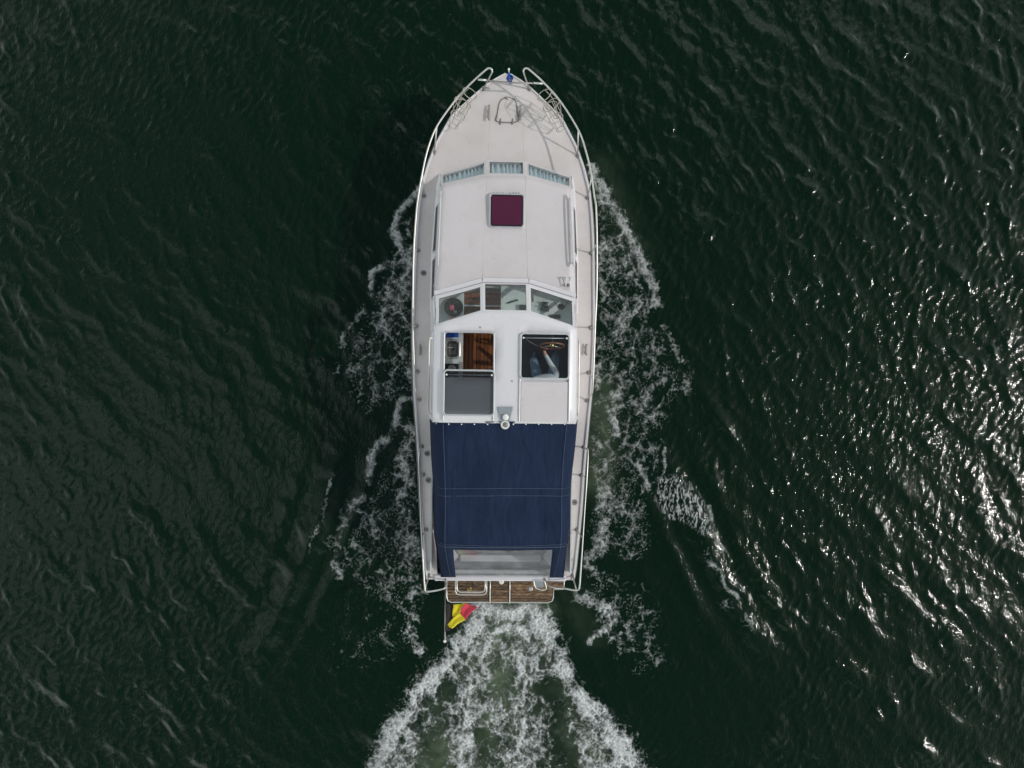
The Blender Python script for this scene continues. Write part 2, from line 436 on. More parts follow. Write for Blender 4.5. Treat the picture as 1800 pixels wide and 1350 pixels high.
DX = 0.03
NX, NY = 840, 640
gx = (np.arange(NX) - NX / 2) * DX; gy = (np.arange(NY) - NY / 2) * DX
GX, GY = np.meshgrid(gx, gy, indexing='ij')
KX, KY = np.meshgrid(2 * np.pi * np.fft.fftfreq(NX, DX), 2 * np.pi * np.fft.fftfreq(NY, DX), indexing='ij')
KK = np.hypot(KX, KY); KK[0, 0] = 1e-6; TH = np.arctan2(KY, KX)
def waves(lam, ls, ang, spread, slope, seed):
    r = np.random.default_rng(seed)
    F = np.fft.fft2(r.standard_normal((NX, NY)))
    k0 = 2 * np.pi / lam
    A = np.exp(-(np.log(KK / k0)) ** 2 / (2 * ls ** 2)) / KK ** 1.5
    A *= np.abs(np.cos(TH - math.radians(ang))) ** spread
    F = F * A; F[0, 0] = 0
    s = np.sqrt(np.mean(np.fft.ifft2(F * 1j * KX).real ** 2 + np.fft.ifft2(F * 1j * KY).real ** 2))
    return np.fft.ifft2(F).real * slope / s
hA = waves(0.74, 0.42, 45, 4, 0.054, 1); hA = hA + 0.30 * (hA ** 2 - np.mean(hA ** 2)) / hA.std()
hA2 = waves(0.30, 0.35, 32, 2.5, 0.070, 2); hA2 = hA2 + 0.35 * (hA2 ** 2 - np.mean(hA2 ** 2)) / hA2.std()
hB = waves(0.155, 0.28, -28, 2.5, 0.064, 3); hB = hB + 0.3 * (hB ** 2 - np.mean(hB ** 2)) / hB.std()
hC = waves(0.12, 0.25, 15, 1.0, 0.036, 4)
PXG, PYG = 900 + GX * FPX / CAM_Z, 675 - GY * FPX / CAM_Z
group = 0.75 + 0.9 * fbm(GX * 0.35, GY * 0.35, 3, 50)
group2 = 0.8 + 1.0 * fbm(GX * 0.8 + 5, GY * 0.8, 3, 60)
gust = 0.80 * sstep(2.0, 9.0, GX * 0.75 + GY * 0.9) + 0.35 * sstep(3.0, 9.0, -GX * 0.8 - GY * 0.8)   # rougher patches of the river
group = group + gust; group2 = group2 + 0.8 * gust
group = np.clip(group, 0.2, 1.8); group2 = np.clip(group2, 0.15, 1.8)
calm = np.ones((NX, NY))
ARM_L = W([(604, 770), (590, 820), (572, 880), (545, 960), (512, 1040), (478, 1110), (430, 1180)])
ARM_R = W([(1150, 760), (1170, 820), (1212, 900), (1245, 970), (1290, 1060), (1330, 1120), (1370, 1170)])
inner = inside(GX, GY, W([(900, 250), (700, 480), (590, 800), (480, 1110), (430, 1300), (600, 1500), (1250, 1500), (1390, 1200), (1240, 960), (1170, 790), (1090, 460)])).astype(float)
# soften the inside mask by repeated averaging
for _ in range(40):
    inner = (inner + np.roll(inner, 1, 0) + np.roll(inner, -1, 0) + np.roll(inner, 1, 1) + np.roll(inner, -1, 1)) / 5
calm = 1 - 0.55 * inner
HT = calm * (hA * (0.55 + 0.45 * group) + hA2 * group + hB * group2) + hC * (0.35 + 0.65 * group2) * (1 - 0.35 * inner)
for arm, hgt, sg in ((ARM_L, 0.12, 1), (ARM_R, 0.075, -1)):
    d, side, al = poly_dist(GX, GY, arm)
    d = d + 0.05 * fbm(GX * 1.6, GY * 1.6, 3, 71)
    fall = np.clip(np.sin(np.pi * np.clip(al, 0.02, 0.98)), 0, 1) ** 0.9 * np.clip(0.85 + 0.6 * fbm(GX * 0.9, GY * 0.9, 3, 73), 0.3, 1.3)
    w_ = np.where(side * sg > 0, 0.22, 0.26)
    HT += hgt * fall * np.exp(-(d / w_) ** 2)
    HT += 0.035 * fall * np.exp(-((d - 0.62) / 0.16) ** 2)
# churned water astern
WAKE = W([(895, 1030), (895, 1500)])
wk = inside(GX, GY, W([(850, 1060), (835, 1120), (765, 1200), (710, 1290), (680, 1360), (640, 1500), (1150, 1500), (1100, 1360), (1030, 1260), (970, 1140), (940, 1060)])).astype(float)
for _ in range(12):
    wk = (wk + np.roll(wk, 1, 0) + np.roll(wk, -1, 0) + np.roll(wk, 1, 1) + np.roll(wk, -1, 1)) / 5
HT += wk * 0.06 * fbm(GX * 2.2, GY * 1.4, 4, 80)
ed = np.minimum(np.minimum(GX - gx[0], gx[-1] - GX), np.minimum(GY - gy[0], gy[-1] - GY))
HT *= sstep(0.0, 0.5, ed)
AER = np.clip(wk * (0.22 + 0.6 * fbm(GX * 0.9, GY * 0.6, 3, 90)) , 0, 1)
for pts, w_, s_ in (([(880, 1150), (880, 1215)], 45, 0.60), ([(850, 1075), (940, 1075)], 30, 0.6), ([(890, 1080), (890, 1350)], 70, 0.25), ([(1052, 690), (1056, 800), (1050, 850)], 26, 0.40), ([(1055, 300), (1110, 440)], 30, 0.12), ([(1000, 1040), (1040, 1120)], 25, 0.10)):
    d, _, _ = poly_dist(GX, GY, W(pts)); AER = np.maximum(AER, s_ * np.exp(-(d / (w_ * CAM_Z / FPX)) ** 2) * (0.8 + 0.7 * fbm(GX * 2, GY * 2, 3, 95)))
AER = np.clip(AER, 0, 1)

def water_height(x, y):
    fx = np.clip((x - gx[0]) / DX, 0, NX - 1.001); fy = np.clip((y - gy[0]) / DX, 0, NY - 1.001)
    i, j = fx.astype(int), fy.astype(int); u, v = fx - i, fy - j
    return (HT[i, j] * (1 - u) + HT[i + 1, j] * u) * (1 - v) + (HT[i, j + 1] * (1 - u) + HT[i + 1, j + 1] * u) * v

def mesh_from_arrays(name, verts, quads):
    me = bpy.data.meshes.new(name)
    me.vertices.add(len(verts)); me.vertices.foreach_set('co', verts.astype(np.float32).ravel())
    me.loops.add(quads.size); me.loops.foreach_set('vertex_index', quads.astype(np.int32).ravel())
    me.polygons.add(len(quads)); me.polygons.foreach_set('loop_start', np.arange(0, quads.size, 4, dtype=np.int32))
    me.update(calc_edges=True); me.validate()
    me.polygons.foreach_set('use_smooth', np.ones(len(me.polygons), bool))
    return me

def mat_water():
    m, n, l, p = new_mat('green_river_water')
    at = n.new('ShaderNodeAttribute'); at.attribute_name = 'aeration'
    tc = n.new('ShaderNodeTexCoord')
    no = n.new('ShaderNodeTexNoise'); no.inputs['Scale'].default_value = 3.0; no.inputs['Detail'].default_value = 6; no.inputs['Distortion'].default_value = 0.6
    l.new(tc.outputs['Object'], no.inputs['Vector'])
    nm = n.new('ShaderNodeMapRange'); nm.inputs[1].default_value = 0.3; nm.inputs[2].default_value = 0.75; nm.inputs[3].default_value = 0.45; nm.inputs[4].default_value = 1.4
    l.new(no.outputs[0], nm.inputs[0])
    mu = n.new('ShaderNodeMath'); mu.operation = 'MULTIPLY'; mu.use_clamp = True
    l.new(at.outputs['Fac'], mu.inputs[0]); l.new(nm.outputs[0], mu.inputs[1])
    mx = n.new('ShaderNodeMix'); mx.data_type = 'RGBA'
    mx.inputs[6].default_value = (0.0022, 0.0118, 0.0042, 1); mx.inputs[7].default_value = (0.145, 0.19, 0.115, 1)
    l.new(mu.outputs[0], mx.inputs[0]); l.new(mx.outputs[2], p.inputs['Base Color'])
    p.inputs['IOR'].default_value = 1.40
    p.inputs['Roughness'].default_value = 0.075
    # capillary ripples, two crossing directions
    hsum = None
    for rot, sc, st in ((R(-25), (26, 11, 1), 1.0), (R(35), (40, 20, 1), 0.6), (R(10), (85, 60, 1), 0.34)):
        mp = n.new('ShaderNodeMapping'); mp.inputs['Rotation'].default_value = (0, 0, rot); mp.inputs['Scale'].default_value = sc
        l.new(tc.outputs['Object'], mp.inputs[0])
        t = n.new('ShaderNodeTexNoise'); t.inputs['Scale'].default_value = 1.0; t.inputs['Detail'].default_value = 1; t.inputs['Roughness'].default_value = 0.55; t.inputs['Distortion'].default_value = 0.4
        l.new(mp.outputs[0], t.inputs['Vector'])
        a = n.new('ShaderNodeMath'); a.operation = 'MULTIPLY'; a.inputs[1].default_value = st
        l.new(t.outputs[0], a.inputs[0])
        if hsum is None: hsum = a
        else:
            b = n.new('ShaderNodeMath'); b.operation = 'ADD'; l.new(hsum.outputs[0], b.inputs[0]); l.new(a.outputs[0], b.inputs[1]); hsum = b
    bu = n.new('ShaderNodeBump'); bu.inputs['Strength'].default_value = 1.0; bu.inputs['Distance'].default_value = 0.0045
    l.new(hsum.outputs[0], bu.inputs['Height']); l.new(bu.outputs[0], p.inputs['Normal'])
    return m
M['water'] = mat_water()

ii = np.arange(NX * NY).reshape(NX, NY)
quads = np.stack([ii[:-1, :-1], ii[1:, :-1], ii[1:, 1:], ii[:-1, 1:]], -1).reshape(-1, 4)
verts = np.stack([GX, GY, HT], -1).reshape(-1, 3)
# the same sheet runs on to the horizon beyond the finely waved area
FAR = 3000.0
k0 = NX * NY
c = [ii[0, 0], ii[-1, 0], ii[-1, -1], ii[0, -1]]
fv = np.array([(-FAR, -FAR, 0), (FAR, -FAR, 0), (FAR, FAR, 0), (-FAR, FAR, 0)])
verts = np.vstack([verts, fv])
fq = np.array([(k0, k0 + 1, c[1], c[0]), (k0 + 1, k0 + 2, c[2], c[1]), (k0 + 2, k0 + 3, c[3], c[2]), (k0 + 3, k0, c[0], c[3])])
quads = np.vstack([quads, fq])
me = mesh_from_arrays('water', verts, quads)
at = me.attributes.new('aeration', 'FLOAT', 'POINT')
at.data.foreach_set('value', np.concatenate([AER.ravel(), np.zeros(4)]).astype(np.float32))
water = link('water', me, 'water')
tag(water, 'dark green rippled water with sun glitter to the right', kind='structure')

# ------------------------------------------------------------------ foam of bow wave and wake
FD = 0.0125
fx = np.arange(wp2(545, 0)[0], wp2(1350, 0)[0], FD); fy = np.arange(wp2(0, 1430)[1], wp2(0, 285)[1], FD)
FX, FY = np.meshgrid(fx, fy, indexing='ij')
fpx, fpy = 900 + FX * FPX / CAM_Z, 675 - FY * FPX / CAM_Z
KM = CAM_Z / FPX
wx = FX + 0.10 * fbm(FX * 2.2, FY * 2.2, 3, 101); wy = FY + 0.10 * fbm(FX * 2.2 + 40, FY * 2.2, 3, 105)
D = np.zeros(FX.shape)
BRK = fbm(FX * 1.7, FY * 1.7, 4, 111, 0.6)
def stroke(pts, w, s, edge=0.0, hard=2.0):
    """Foam along a line: w half width in survey units, s strength."""
    global D
    d, side, al = poly_dist(wx, wy, W(pts))
    D = np.maximum(D, s * np.exp(-(d / (w * KM)) ** hard) * np.clip(0.95 + 0.6 * BRK, 0.45, 1.15))
def area(pts, s, soft=14):
    global D
    m = inside(wx, wy, W(pts)); d, _, _ = poly_dist(wx, wy, W(pts + [pts[0]]))
    D = np.maximum(D, np.where(m, s * sstep(0, soft * KM, d) * 1.0 + 0.0, 0))
# port side
area([(745, 330), (722, 352), (699, 382), (690, 412), (668, 455), (652, 475), (640, 560), (680, 600), (745, 610)], 0.46, 34)
stroke([(736, 335), (716, 362), (700, 384), (694, 405), (700, 430)], 10, 0.80)
stroke([(700, 430), (712, 460), (690, 462), (672, 470), (656, 480), (653, 505), (651, 522)], 9, 0.66)
stroke([(712, 395), (724, 430), (722, 470), (708, 500)], 12, 0.5)
area([(745, 490), (655, 500), (612, 575), (595, 620), (590, 660), (605, 720), (650, 740), (745, 720)], 0.36, 30)
stroke([(640, 545), (620, 570), (606, 588), (604, 610)], 10, 0.56)
stroke([(655, 565), (680, 585), (700, 605), (716, 640), (722, 680)], 12, 0.52)
stroke([(594, 640), (592, 655), (600, 670)], 8, 0.46)
stroke([(726, 700), (705, 702), (699, 730), (688, 762), (664, 785), (652, 805), (649, 845)], 9, 0.64)
stroke([(715, 745), (728, 760), (716, 790), (700, 810), (720, 850)], 13, 0.56)
stroke([(690, 820), (712, 850), (700, 885), (726, 910)], 12, 0.52)
stroke([(640, 870), (616, 890), (602, 925), (590, 950), (585, 985), (600, 1012)], 12, 0.52)
stroke([(620, 895), (660, 908), (690, 930)], 7, 0.5)
area([(745, 700), (690, 765), (640, 870), (590, 950), (585, 1000), (640, 1060), (760, 1100), (750, 900)], 0.36, 25)
stroke([(715, 930), (728, 970), (715, 1010), (735, 1040)], 22, 0.52)
stroke([(725, 1040), (705, 1060), (728, 1085), (715, 1110), (735, 1140)], 14, 0.56)
area([(560, 1050), (700, 1040), (770, 1100), (730, 1180), (640, 1220), (560, 1200)], 0.22, 60)
# starboard side
area([(1030, 290), (1048, 298), (1088, 370), (1112, 420), (1138, 460), (1153, 500), (1160, 570), (1130, 640), (1030, 650)], 0.42, 34)
stroke([(1040, 296), (1062, 335), (1086, 378), (1108, 425), (1134, 468), (1148, 505), (1148, 535)], 13, 0.72)
stroke([(1055, 330), (1062, 400), (1054, 470), (1060, 520)], 14, 0.58)
stroke([(1090, 420), (1100, 470), (1125, 500)], 12, 0.56)
area([(1030, 500), (1150, 505), (1175, 575), (1203, 640), (1207, 690), (1180, 760), (1120, 790), (1030, 720)], 0.38, 24)
stroke([(1165, 575), (1188, 615), (1202, 645), (1206, 690)], 9, 0.48)
stroke([(1055, 560), (1090, 600), (1110, 640), (1140, 660)], 16, 0.52)
stroke([(1046, 640), (1052, 690), (1075, 735), (1086, 760)], 9, 0.72)
stroke([(1080, 690), (1120, 720), (1150, 740)], 18, 0.5)
stroke([(1050, 780), (1068, 800), (1062, 830)], 17, 0.62)
area([(1030, 700), (1180, 760), (1170, 820), (1150, 900), (1160, 960), (1120, 1010), (1020, 960), (1030, 800)], 0.37, 24)
stroke([(1095, 800), (1125, 825), (1142, 860)], 8, 0.6)
stroke([(1060, 860), (1050, 890), (1066, 920), (1055, 960), (1034, 985), (1050, 1015)], 18, 0.58)
area([(1020, 960), (1120, 1000), (1180, 1040), (1190, 1180), (1120, 1220), (1040, 1150), (1010, 1060)], 0.30, 40)
stroke([(1018, 1048), (1045, 1055), (1068, 1068), (1080, 1090)], 14, 0.68)
stroke([(1035, 1128), (1060, 1110), (1078, 1095)], 7, 0.66)
# sun glints painted as a foam fan on the starboard wave and the two crest streaks
GLINT_FAN = [(1150, 835), (1185, 830), (1220, 850), (1245, 885), (1258, 930), (1240, 945), (1200, 920), (1165, 915), (1148, 880)]
mF = inside(wx, wy, W(GLINT_FAN)); dF, _, _ = poly_dist(wx, wy, W(GLINT_FAN + [GLINT_FAN[0]]))
glint_fan = np.where(mF, sstep(0, 14 * KM, dF), 0)
stroke([(1246, 890), (1252, 925), (1262, 950), (1272, 965)], 6, 0.62)
stroke([(1232, 955), (1250, 985), (1268, 1020), (1290, 1048), (1312, 1080), (1322, 1095)], 6, 0.58)  # part real foam, part sky reflection on the crest painted as foam
stroke([(1276, 1060), (1300, 1075), (1322, 1100)], 10, 0.5)
stroke([(1168, 788), (1166, 815), (1162, 845)], 3.5, 0.55)
stroke([(588, 828), (573, 885), (548, 962), (515, 1044), (486, 1100)], 5, 0.44)
stroke([(500, 1070), (488, 1092), (492, 1110)], 6, 0.5)
# wake
edgeL = [(836, 1062), (828, 1100), (790, 1140), (748, 1175), (722, 1215), (700, 1255), (676, 1310), (650, 1360), (610, 1430)]
edgeR = [(950, 1062), (968, 1105), (988, 1150), (1012, 1205), (1050, 1250), (1085, 1290), (1120, 1335), (1160, 1385), (1200, 1430)]
area(edgeL + edgeR[::-1], 0.50, 16)
stroke([(842, 1070), (838, 1105), (800, 1150), (765, 1180), (738, 1222), (704, 1262), (682, 1305), (662, 1360), (628, 1430)], 25, 0.78)
stroke([(940, 1070), (955, 1108), (976, 1155), (1000, 1210), (1042, 1255), (1082, 1300), (1118, 1345), (1165, 1400)], 25, 0.82)
stroke([(850, 1072), (893, 1078), (940, 1072)], 24, 0.80)
stroke([(850, 1150), (868, 1115), (893, 1100), (915, 1105), (940, 1140)], 12, 0.80)
stroke([(870, 1150), (890, 1142), (920, 1150)], 9, 0.70)
stroke([(845, 1160), (828, 1180), (825, 1230), (818, 1262)], 10, 0.70)
stroke([(912, 1150), (922, 1195), (918, 1240), (922, 1290), (912, 1318), (890, 1332)], 9, 0.76)
stroke([(818, 1240), (850, 1248), (886, 1244), (892, 1270)], 8, 0.70)
stroke([(822, 1265), (826, 1300), (812, 1325), (808, 1350), (815, 1400)], 16, 0.70)
stroke([(930, 1320), (945, 1345), (950, 1400)], 14, 0.66)
stroke([(870, 1205), (850, 1228), (862, 1262), (875, 1290)], 6, 0.64)
stroke([(760, 1250), (775, 1265), (812, 1245)], 12, 0.60)
stroke([(1000, 1235), (1008, 1275), (1020, 1300)], 12, 0.62)
def hollow(pts, w, s):
    global D
    d, _, _ = poly_dist(wx, wy, W(pts)); D = D * (1 - s * np.exp(-(d / (w * KM)) ** 2))
hollow([(782, 1205), (768, 1250)], 13, 0.55); hollow([(765, 1300), (762, 1350)], 24, 0.65); hollow([(975, 1215), (985, 1290), (1000, 1350)], 24, 0.7)
hollow([(855, 1280), (850, 1330)], 18, 0.45); hollow([(885, 1165), (882, 1205)], 20, 0.45)
# lace pattern: warped cell walls at three sizes plus turbulent breakup, drawn out along the wake
def lace(fr, seed, k, wa, rot=0.0, st=1.0):
    FX, FY = globals()['FX'] * math.cos(rot) - globals()['FY'] * math.sin(rot), globals()['FX'] * math.sin(rot) + globals()['FY'] * math.cos(rot)
    ax_ = FX + wa * fbm(FX * fr * 0.55, FY * fr * 0.55, 3, seed + 1); ay_ = FY + wa * fbm(FX * fr * 0.55 + 9, FY * fr * 0.55, 3, seed + 4)
    f1, f2 = worley(ax_ * fr, ay_ * fr * st, seed); return np.exp(-(f2 - f1) * k)
l1 = lace(3.0, 201, 5.0, 0.24, 0.35, 0.75); l2 = lace(7.0, 211, 4.0, 0.12, -0.6, 0.8); l3 = lace(16.0, 221, 3.2, 0.06, 0.9)
tb = fbm(wx * 3.2, wy * 2.0, 5, 231, 0.6); fine = fbm(FX * 17 + FY * 13, FY * 17 - FX * 13, 3, 241, 0.6)
rd = 1 - np.abs(fbm(wx * 4.2 + wy * 1.5, wy * 3.4 - wx * 1.8, 4, 271, 0.6)) * 2.6; rd = np.clip(rd, 0, 1) ** 1.5
pat = 0.30 * l1 + 0.26 * l2 + 0.14 * l3 + 0.30 * rd
val = D * 1.25 + 0.85 * (pat - 0.40) + 0.42 * tb + 0.15 * fine - 0.56
foam = sstep(-0.12, 0.58, val) * np.clip(0.62 + 0.5 * (l3 - 0.35) + 0.35 * fine + 0.25 * l2, 0.15, 1)
foam = np.where(D > 0.04, foam, 0) * (0.62 + 0.38 * sstep(1045, 1075, fpy) * sstep(660, 720, fpx) * sstep(1190, 1110, fpx))
# the fan: thin near-upright glint streaks, painted into the foam
stx = perlin(wx * 26, wy * 7, 251) * 0.6 + perlin(FX * 52, FY * 18, 252) * 0.5
foam = np.maximum(foam, glint_fan * sstep(0.05, 0.45, stx + 0.12) * 0.55)
# loose bubbles
bf1, _ = worley((wx * 0.8 + wy * 0.6) * 30, (wy * 0.8 - wx * 0.6) * 30, 261)
bub = sstep(0.16, 0.06, bf1) * sstep(0.12, 0.3, D) * (perlin(FX * 3, FY * 3, 262) > 0.0) * 0.4
foam = np.maximum(foam, bub)
FZ = water_height(FX, FY) + 0.006 + foam * (0.016 + 0.018 * np.clip(l2 + 0.6 * fine, 0, 1)) * sstep(0.2, 0.7, D)
nfx, nfy = FX.shape
jj = np.arange(nfx * nfy).reshape(nfx, nfy)
fq = np.stack([jj[:-1, :-1], jj[1:, :-1], jj[1:, 1:], jj[:-1, 1:]], -1).reshape(-1, 4)
fl = foam.ravel(); keep = fl[fq].max(1) > 0.03
fq = fq[keep]; us, inv = np.unique(fq, return_inverse=True); fq = inv.reshape(-1, 4)
fv = np.stack([FX.ravel()[us], FY.ravel()[us], FZ.ravel()[us]], -1)
me = mesh_from_arrays('wake_foam', fv, fq)
at = me.attributes.new('foam', 'FLOAT', 'POINT'); at.data.foreach_set('value', fl[us].astype(np.float32))
def mat_foam():
    m, n, l, p = new_mat('white_foam')
    out = n['Material Output']
    at = n.new('ShaderNodeAttribute'); at.attribute_name = 'foam'
    tc = n.new('ShaderNodeTexCoord'); no = n.new('ShaderNodeTexNoise'); no.inputs['Scale'].default_value = 70; no.inputs['Detail'].default_value = 3
    l.new(tc.outputs['Object'], no.inputs['Vector'])
    mr = n.new('ShaderNodeMapRange'); mr.inputs[1].default_value = 0.3; mr.inputs[2].default_value = 0.7; mr.inputs[3].default_value = 0.6; mr.inputs[4].default_value = 1.15
    l.new(no.outputs[0], mr.inputs[0])
    mu = n.new('ShaderNodeMath'); mu.operation = 'MULTIPLY'; mu.use_clamp = True
    l.new(at.outputs['Fac'], mu.inputs[0]); l.new(mr.outputs[0], mu.inputs[1])
    p.inputs['Base Color'].default_value = (0.74, 0.77, 0.755, 1); p.inputs['Roughness'].default_value = 0.6
    p.inputs['Specular IOR Level'].default_value = 0.3
    tr = n.new('ShaderNodeBsdfTransparent'); mx = n.new('ShaderNodeMixShader')
    l.new(mu.outputs[0], mx.inputs[0]); l.new(tr.outputs[0], mx.inputs[1]); l.new(p.outputs[0], mx.inputs[2]); l.new(mx.outputs[0], out.inputs[0])
    return m
M['foam'] = mat_foam()
foam_o = link('wake_foam', me, 'foam')
tag(foam_o, 'white lacy foam along the hull and churned wake astern, with painted glint streaks', 'foam', kind='stuff')

# ------------------------------------------------------------------ the boat's own frame (x starboard, y forward, z up, slight heel)
X0, Y0 = -0.181, 0.993
boat = bpy.data.objects.new('motor_boat', None)
boat.location = (X0, Y0, 0); boat.rotation_euler = (0, R(2.0), R(-0.74))
col.objects.link(boat)
tag(boat, 'white motor cruiser with navy canvas aft canopy under way on dark green water', 'boat')
MW = Matrix.Translation((X0, Y0, 0)) @ Euler((0, R(2.0), R(-0.74))).to_matrix().to_4x4()
MI = MW.inverted()
CAM_L = MI @ Vector((0, 0, CAM_Z))

def L(px, py, z):
    """Survey helper: the boat-frame point at height z that was measured at photo position (px, py)."""
    d = MI.to_3x3() @ Vector(((px - 900) / FPX, (675 - py) / FPX, -1))
    t = (z - CAM_L.z) / d.z
    return CAM_L + d * t
def half(pl, pr, py, z): return (L(pr, py, z).x - L(pl, py, z).x) / 2
def Yv(py, z): return L(888, py, z).y

Y_BOW, Y_STERN = Yv(128, 1.45), Yv(1019, 1.02)
def sheer(y):
    t = min(1, max(0, (y - Y_STERN) / (Y_BOW - Y_STERN)))
    return 1.02 + 0.43 * t ** 2.2
HW = [(128, 1), (133, 12), (141, 24.5), (152, 40), (170, 60), (205, 97), (255, 124), (291, 137.5), (330, 148), (367, 152.5), (404, 155.5), (450, 157.5),
      (500, 158.5), (550, 160), (600, 160), (640, 158.5), (697, 156), (753, 151), (791, 148), (838, 145), (893, 142), (935, 138.5), (1005, 132), (1019, 129)]
ys, hs = [], []
for py, hw in HW:
    z = 1.12
    for _ in range(4):
        y = Yv(py, z); z = sheer(y)
    ys.append(y); hs.append(hw * (CAM_Z - z) / FPX)
ys, hs = np.array(ys[::-1]), np.array(hs[::-1])
def hw(y): return float(np.interp(y, ys, hs))

# stations, denser towards the stem
ST = list(np.linspace(Y_STERN, 2.2, 34)) + list(np.linspace(2.35, Y_BOW - 0.02, 22))
# hull shell
def hull_section(y):
    h = hw(y); z = sheer(y); t = max(0, (y - 0.5) / (Y_BOW - 0.5)); rk = 1.1 * t ** 1.6
    fl = 1 - 0.35 * t
    return [(h, y, z), (h + 0.012, y, z - 0.05), (h * 0.985, y, z - 0.12), (h * (0.95 * fl + 0.02), y - rk * 0.3, z * 0.55), (h * 0.90 * fl, y - rk * 0.5, 0.25),
            (h * 0.82 * fl, y - rk * 0.7, 0.02), (h * 0.5 * fl, y - rk * 0.9, -0.25), (0.0, y - rk, -0.45)]
rows = []
for y in ST:
    s = hull_section(y)
    rows.append(s + [(-x, yy, zz) for x, yy, zz in s[-2::-1]])
mb = MB().grid(rows)
mb.add(rows[0], [tuple(range(len(rows[0])))])
mb.build('hull', 'hull', boat, True, 40)
# grey rubbing strake outside the sheer
for sd in (-1, 1):
    MB().tube([(sd * (hw(y) + 0.012), y, sheer(y) - 0.055) for y in ST], 0.022, 6).build('rubbing_strake', 'rubber', boat, True)

# deck: foredeck plus side decks (open where the cabin and cockpit stand)
Y_CF = Yv(281, 1.38)          # foot of the cabin's front windows
def cabin_half(y):            # half width of the superstructure at deck level
    return float(np.interp(y, [Y_STERN, -3.0, -1.6, 0.0, 1.2, 2.3, 2.62], [1.13, 1.21, 1.275, 1.28, 1.265, 1.19, 1.14]))
def deck_z(x, y):
    h = max(0.05, hw(y)); return sheer(y) + 0.05 * (1 - min(1, (x / h) ** 2)) * min(1, h / 0.8)
rows = []
for y in [v for v in ST if v > 2.1]:
    h = hw(y) - 0.004
    rows.append([(h * k / 10, y, deck_z(h * k / 10, y)) for k in range(-10, 11)])
MB().grid(rows).build('foredeck', 'deck', boat, True)
for sd in (-1, 1):
    rows = []
    for y in [v for v in ST if v <= 2.36]:
        h = hw(y) - 0.004; i = cabin_half(y) - 0.03
        rows.append([(sd * (i + (h - i) * k / 4), y, deck_z(i + (h - i) * k / 4, y) + (0.0005 if y > 2.1 else 0)) for k in range(5)])
    MB().grid(rows).build('side_deck', 'deck', boat, True)
    # low toe rail along the deck edge
    rows = []
    for y in ST:
        h = hw(y); z = sheer(y); w = min(0.035, h * 0.6)
        rows.append([(sd * (h + 0.004), y, z - 0.02), (sd * (h + 0.004), y, z + 0.028), (sd * (h - 0.006), y, z + 0.038), (sd * (h - w + 0.004), y, z + 0.034), (sd * (h - w), y, z + 0.003)])
    MB().grid(rows).build('toe_rail', 'white', boat, True, 50)
# aft coaming strip between canopy and transom
MB().box(-1.15, 1.15, Y_STERN - 0.015, Y_STERN + 0.09, 0.93, 1.075).build('transom_coaming', 'white', boat, True, 40, 0.02, 3)

# faint raised centre panel lines of the foredeck
for sd in (-1, 1):
    pts = []
    for py, hp in ((203, 27), (213, 29), (240, 29.5), (262, 31), (279, 32.5)):
        z0 = 1.42
        y = Yv(py, z0); x = hp * 13.6 / FPX * sd
        pts.append((x, y, deck_z(x, y) + 0.001))
    MB().tube([p - Vector((0, 0, 0.003)) for p in cr(pts)], 0.006, 8).build('deck_moulding', 'deck', boat, True)

# ------------------------------------------------------------------ fore cabin
ZR_F, ZR_A = 1.68, 1.80                      # roof height at its front and aft end
fk_b = half(857, 923, 281, 1.38); fk_t = half(857, 924, 309, ZR_F)
yb_c = Yv(280, 1.38); yt_c = Yv(309, ZR_F)
xo_b = half(772, 1005, 306, 1.33); yb_o = Yv(307, 1.33)
xo_t = half(774.5, 1005, 329, ZR_F - 0.03); yt_o = Yv(329, ZR_F - 0.03)
zb_c, zb_o = deck_z(0, yb_c) - 0.02, deck_z(xo_b, yb_o) - 0.02
ZT_O = ZR_F - 0.03
y_ra = Yv(497, ZR_A) - 0.5                   # aft end of the fore cabin's roof runs under the windscreen
xr_a = half(767, 1010.5, 512, ZR_A - 0.03)
def roof_x(y): return float(np.interp(y, [0.0, 0.55, yt_o], [xr_a + 0.01, xr_a, xo_t]))
def roof_z(x, y):
    t = (y - 0.55) / (yt_c - 0.55); zc = ZR_A + (ZR_F - ZR_A) * t
    return zc - 0.035 * (x / 1.13) ** 2
# roof skin: front edge follows the three-sided front
rows = []
for k in range(25):
    u = -1 + 2 * k / 24
    colm = []
    for j in range(15):
        yfr_mid = yt_c if abs(u) * xo_t <= fk_t else yt_c + (yt_o - yt_c) * (abs(u) * xo_t - fk_t) / (xo_t - fk_t)
        yback = Yv(497, ZR_A) + 0.0 if abs(u) * xr_a <= 0.38 else Yv(497, ZR_A) - 0.235 * (abs(u) * xr_a - 0.38) / (xr_a - 0.38)
        y = yfr_mid + (yback - 0.03 - yfr_mid) * j / 14
        x = u * roof_x(y)
        colm.append((x, y, roof_z(x, y)))
    rows.append(colm)
MB().grid(rows).build('cabin_roof', 'roof', boat, True, 40, solid=0.03)
# raised centre panel on the roof (two long joints)
for sd in (-1, 1):
    pts = [(sd * (half(857, 924, 309, 1.68) + (half(851, 930.5, 480, 1.78) - half(857, 924, 309, 1.68)) * j / 8), yt_c - 0.02 + (Yv(488, 1.79) - yt_c + 0.02) * j / 8, 0) for j in range(9)]
    pts = [(x, y, roof_z(x, y) + 0.001) for x, y, _ in pts]
    MB().tube([(x, y, z - 0.004) for x, y, z in pts], 0.007, 8).build('roof_moulding', 'roof', boat, True)
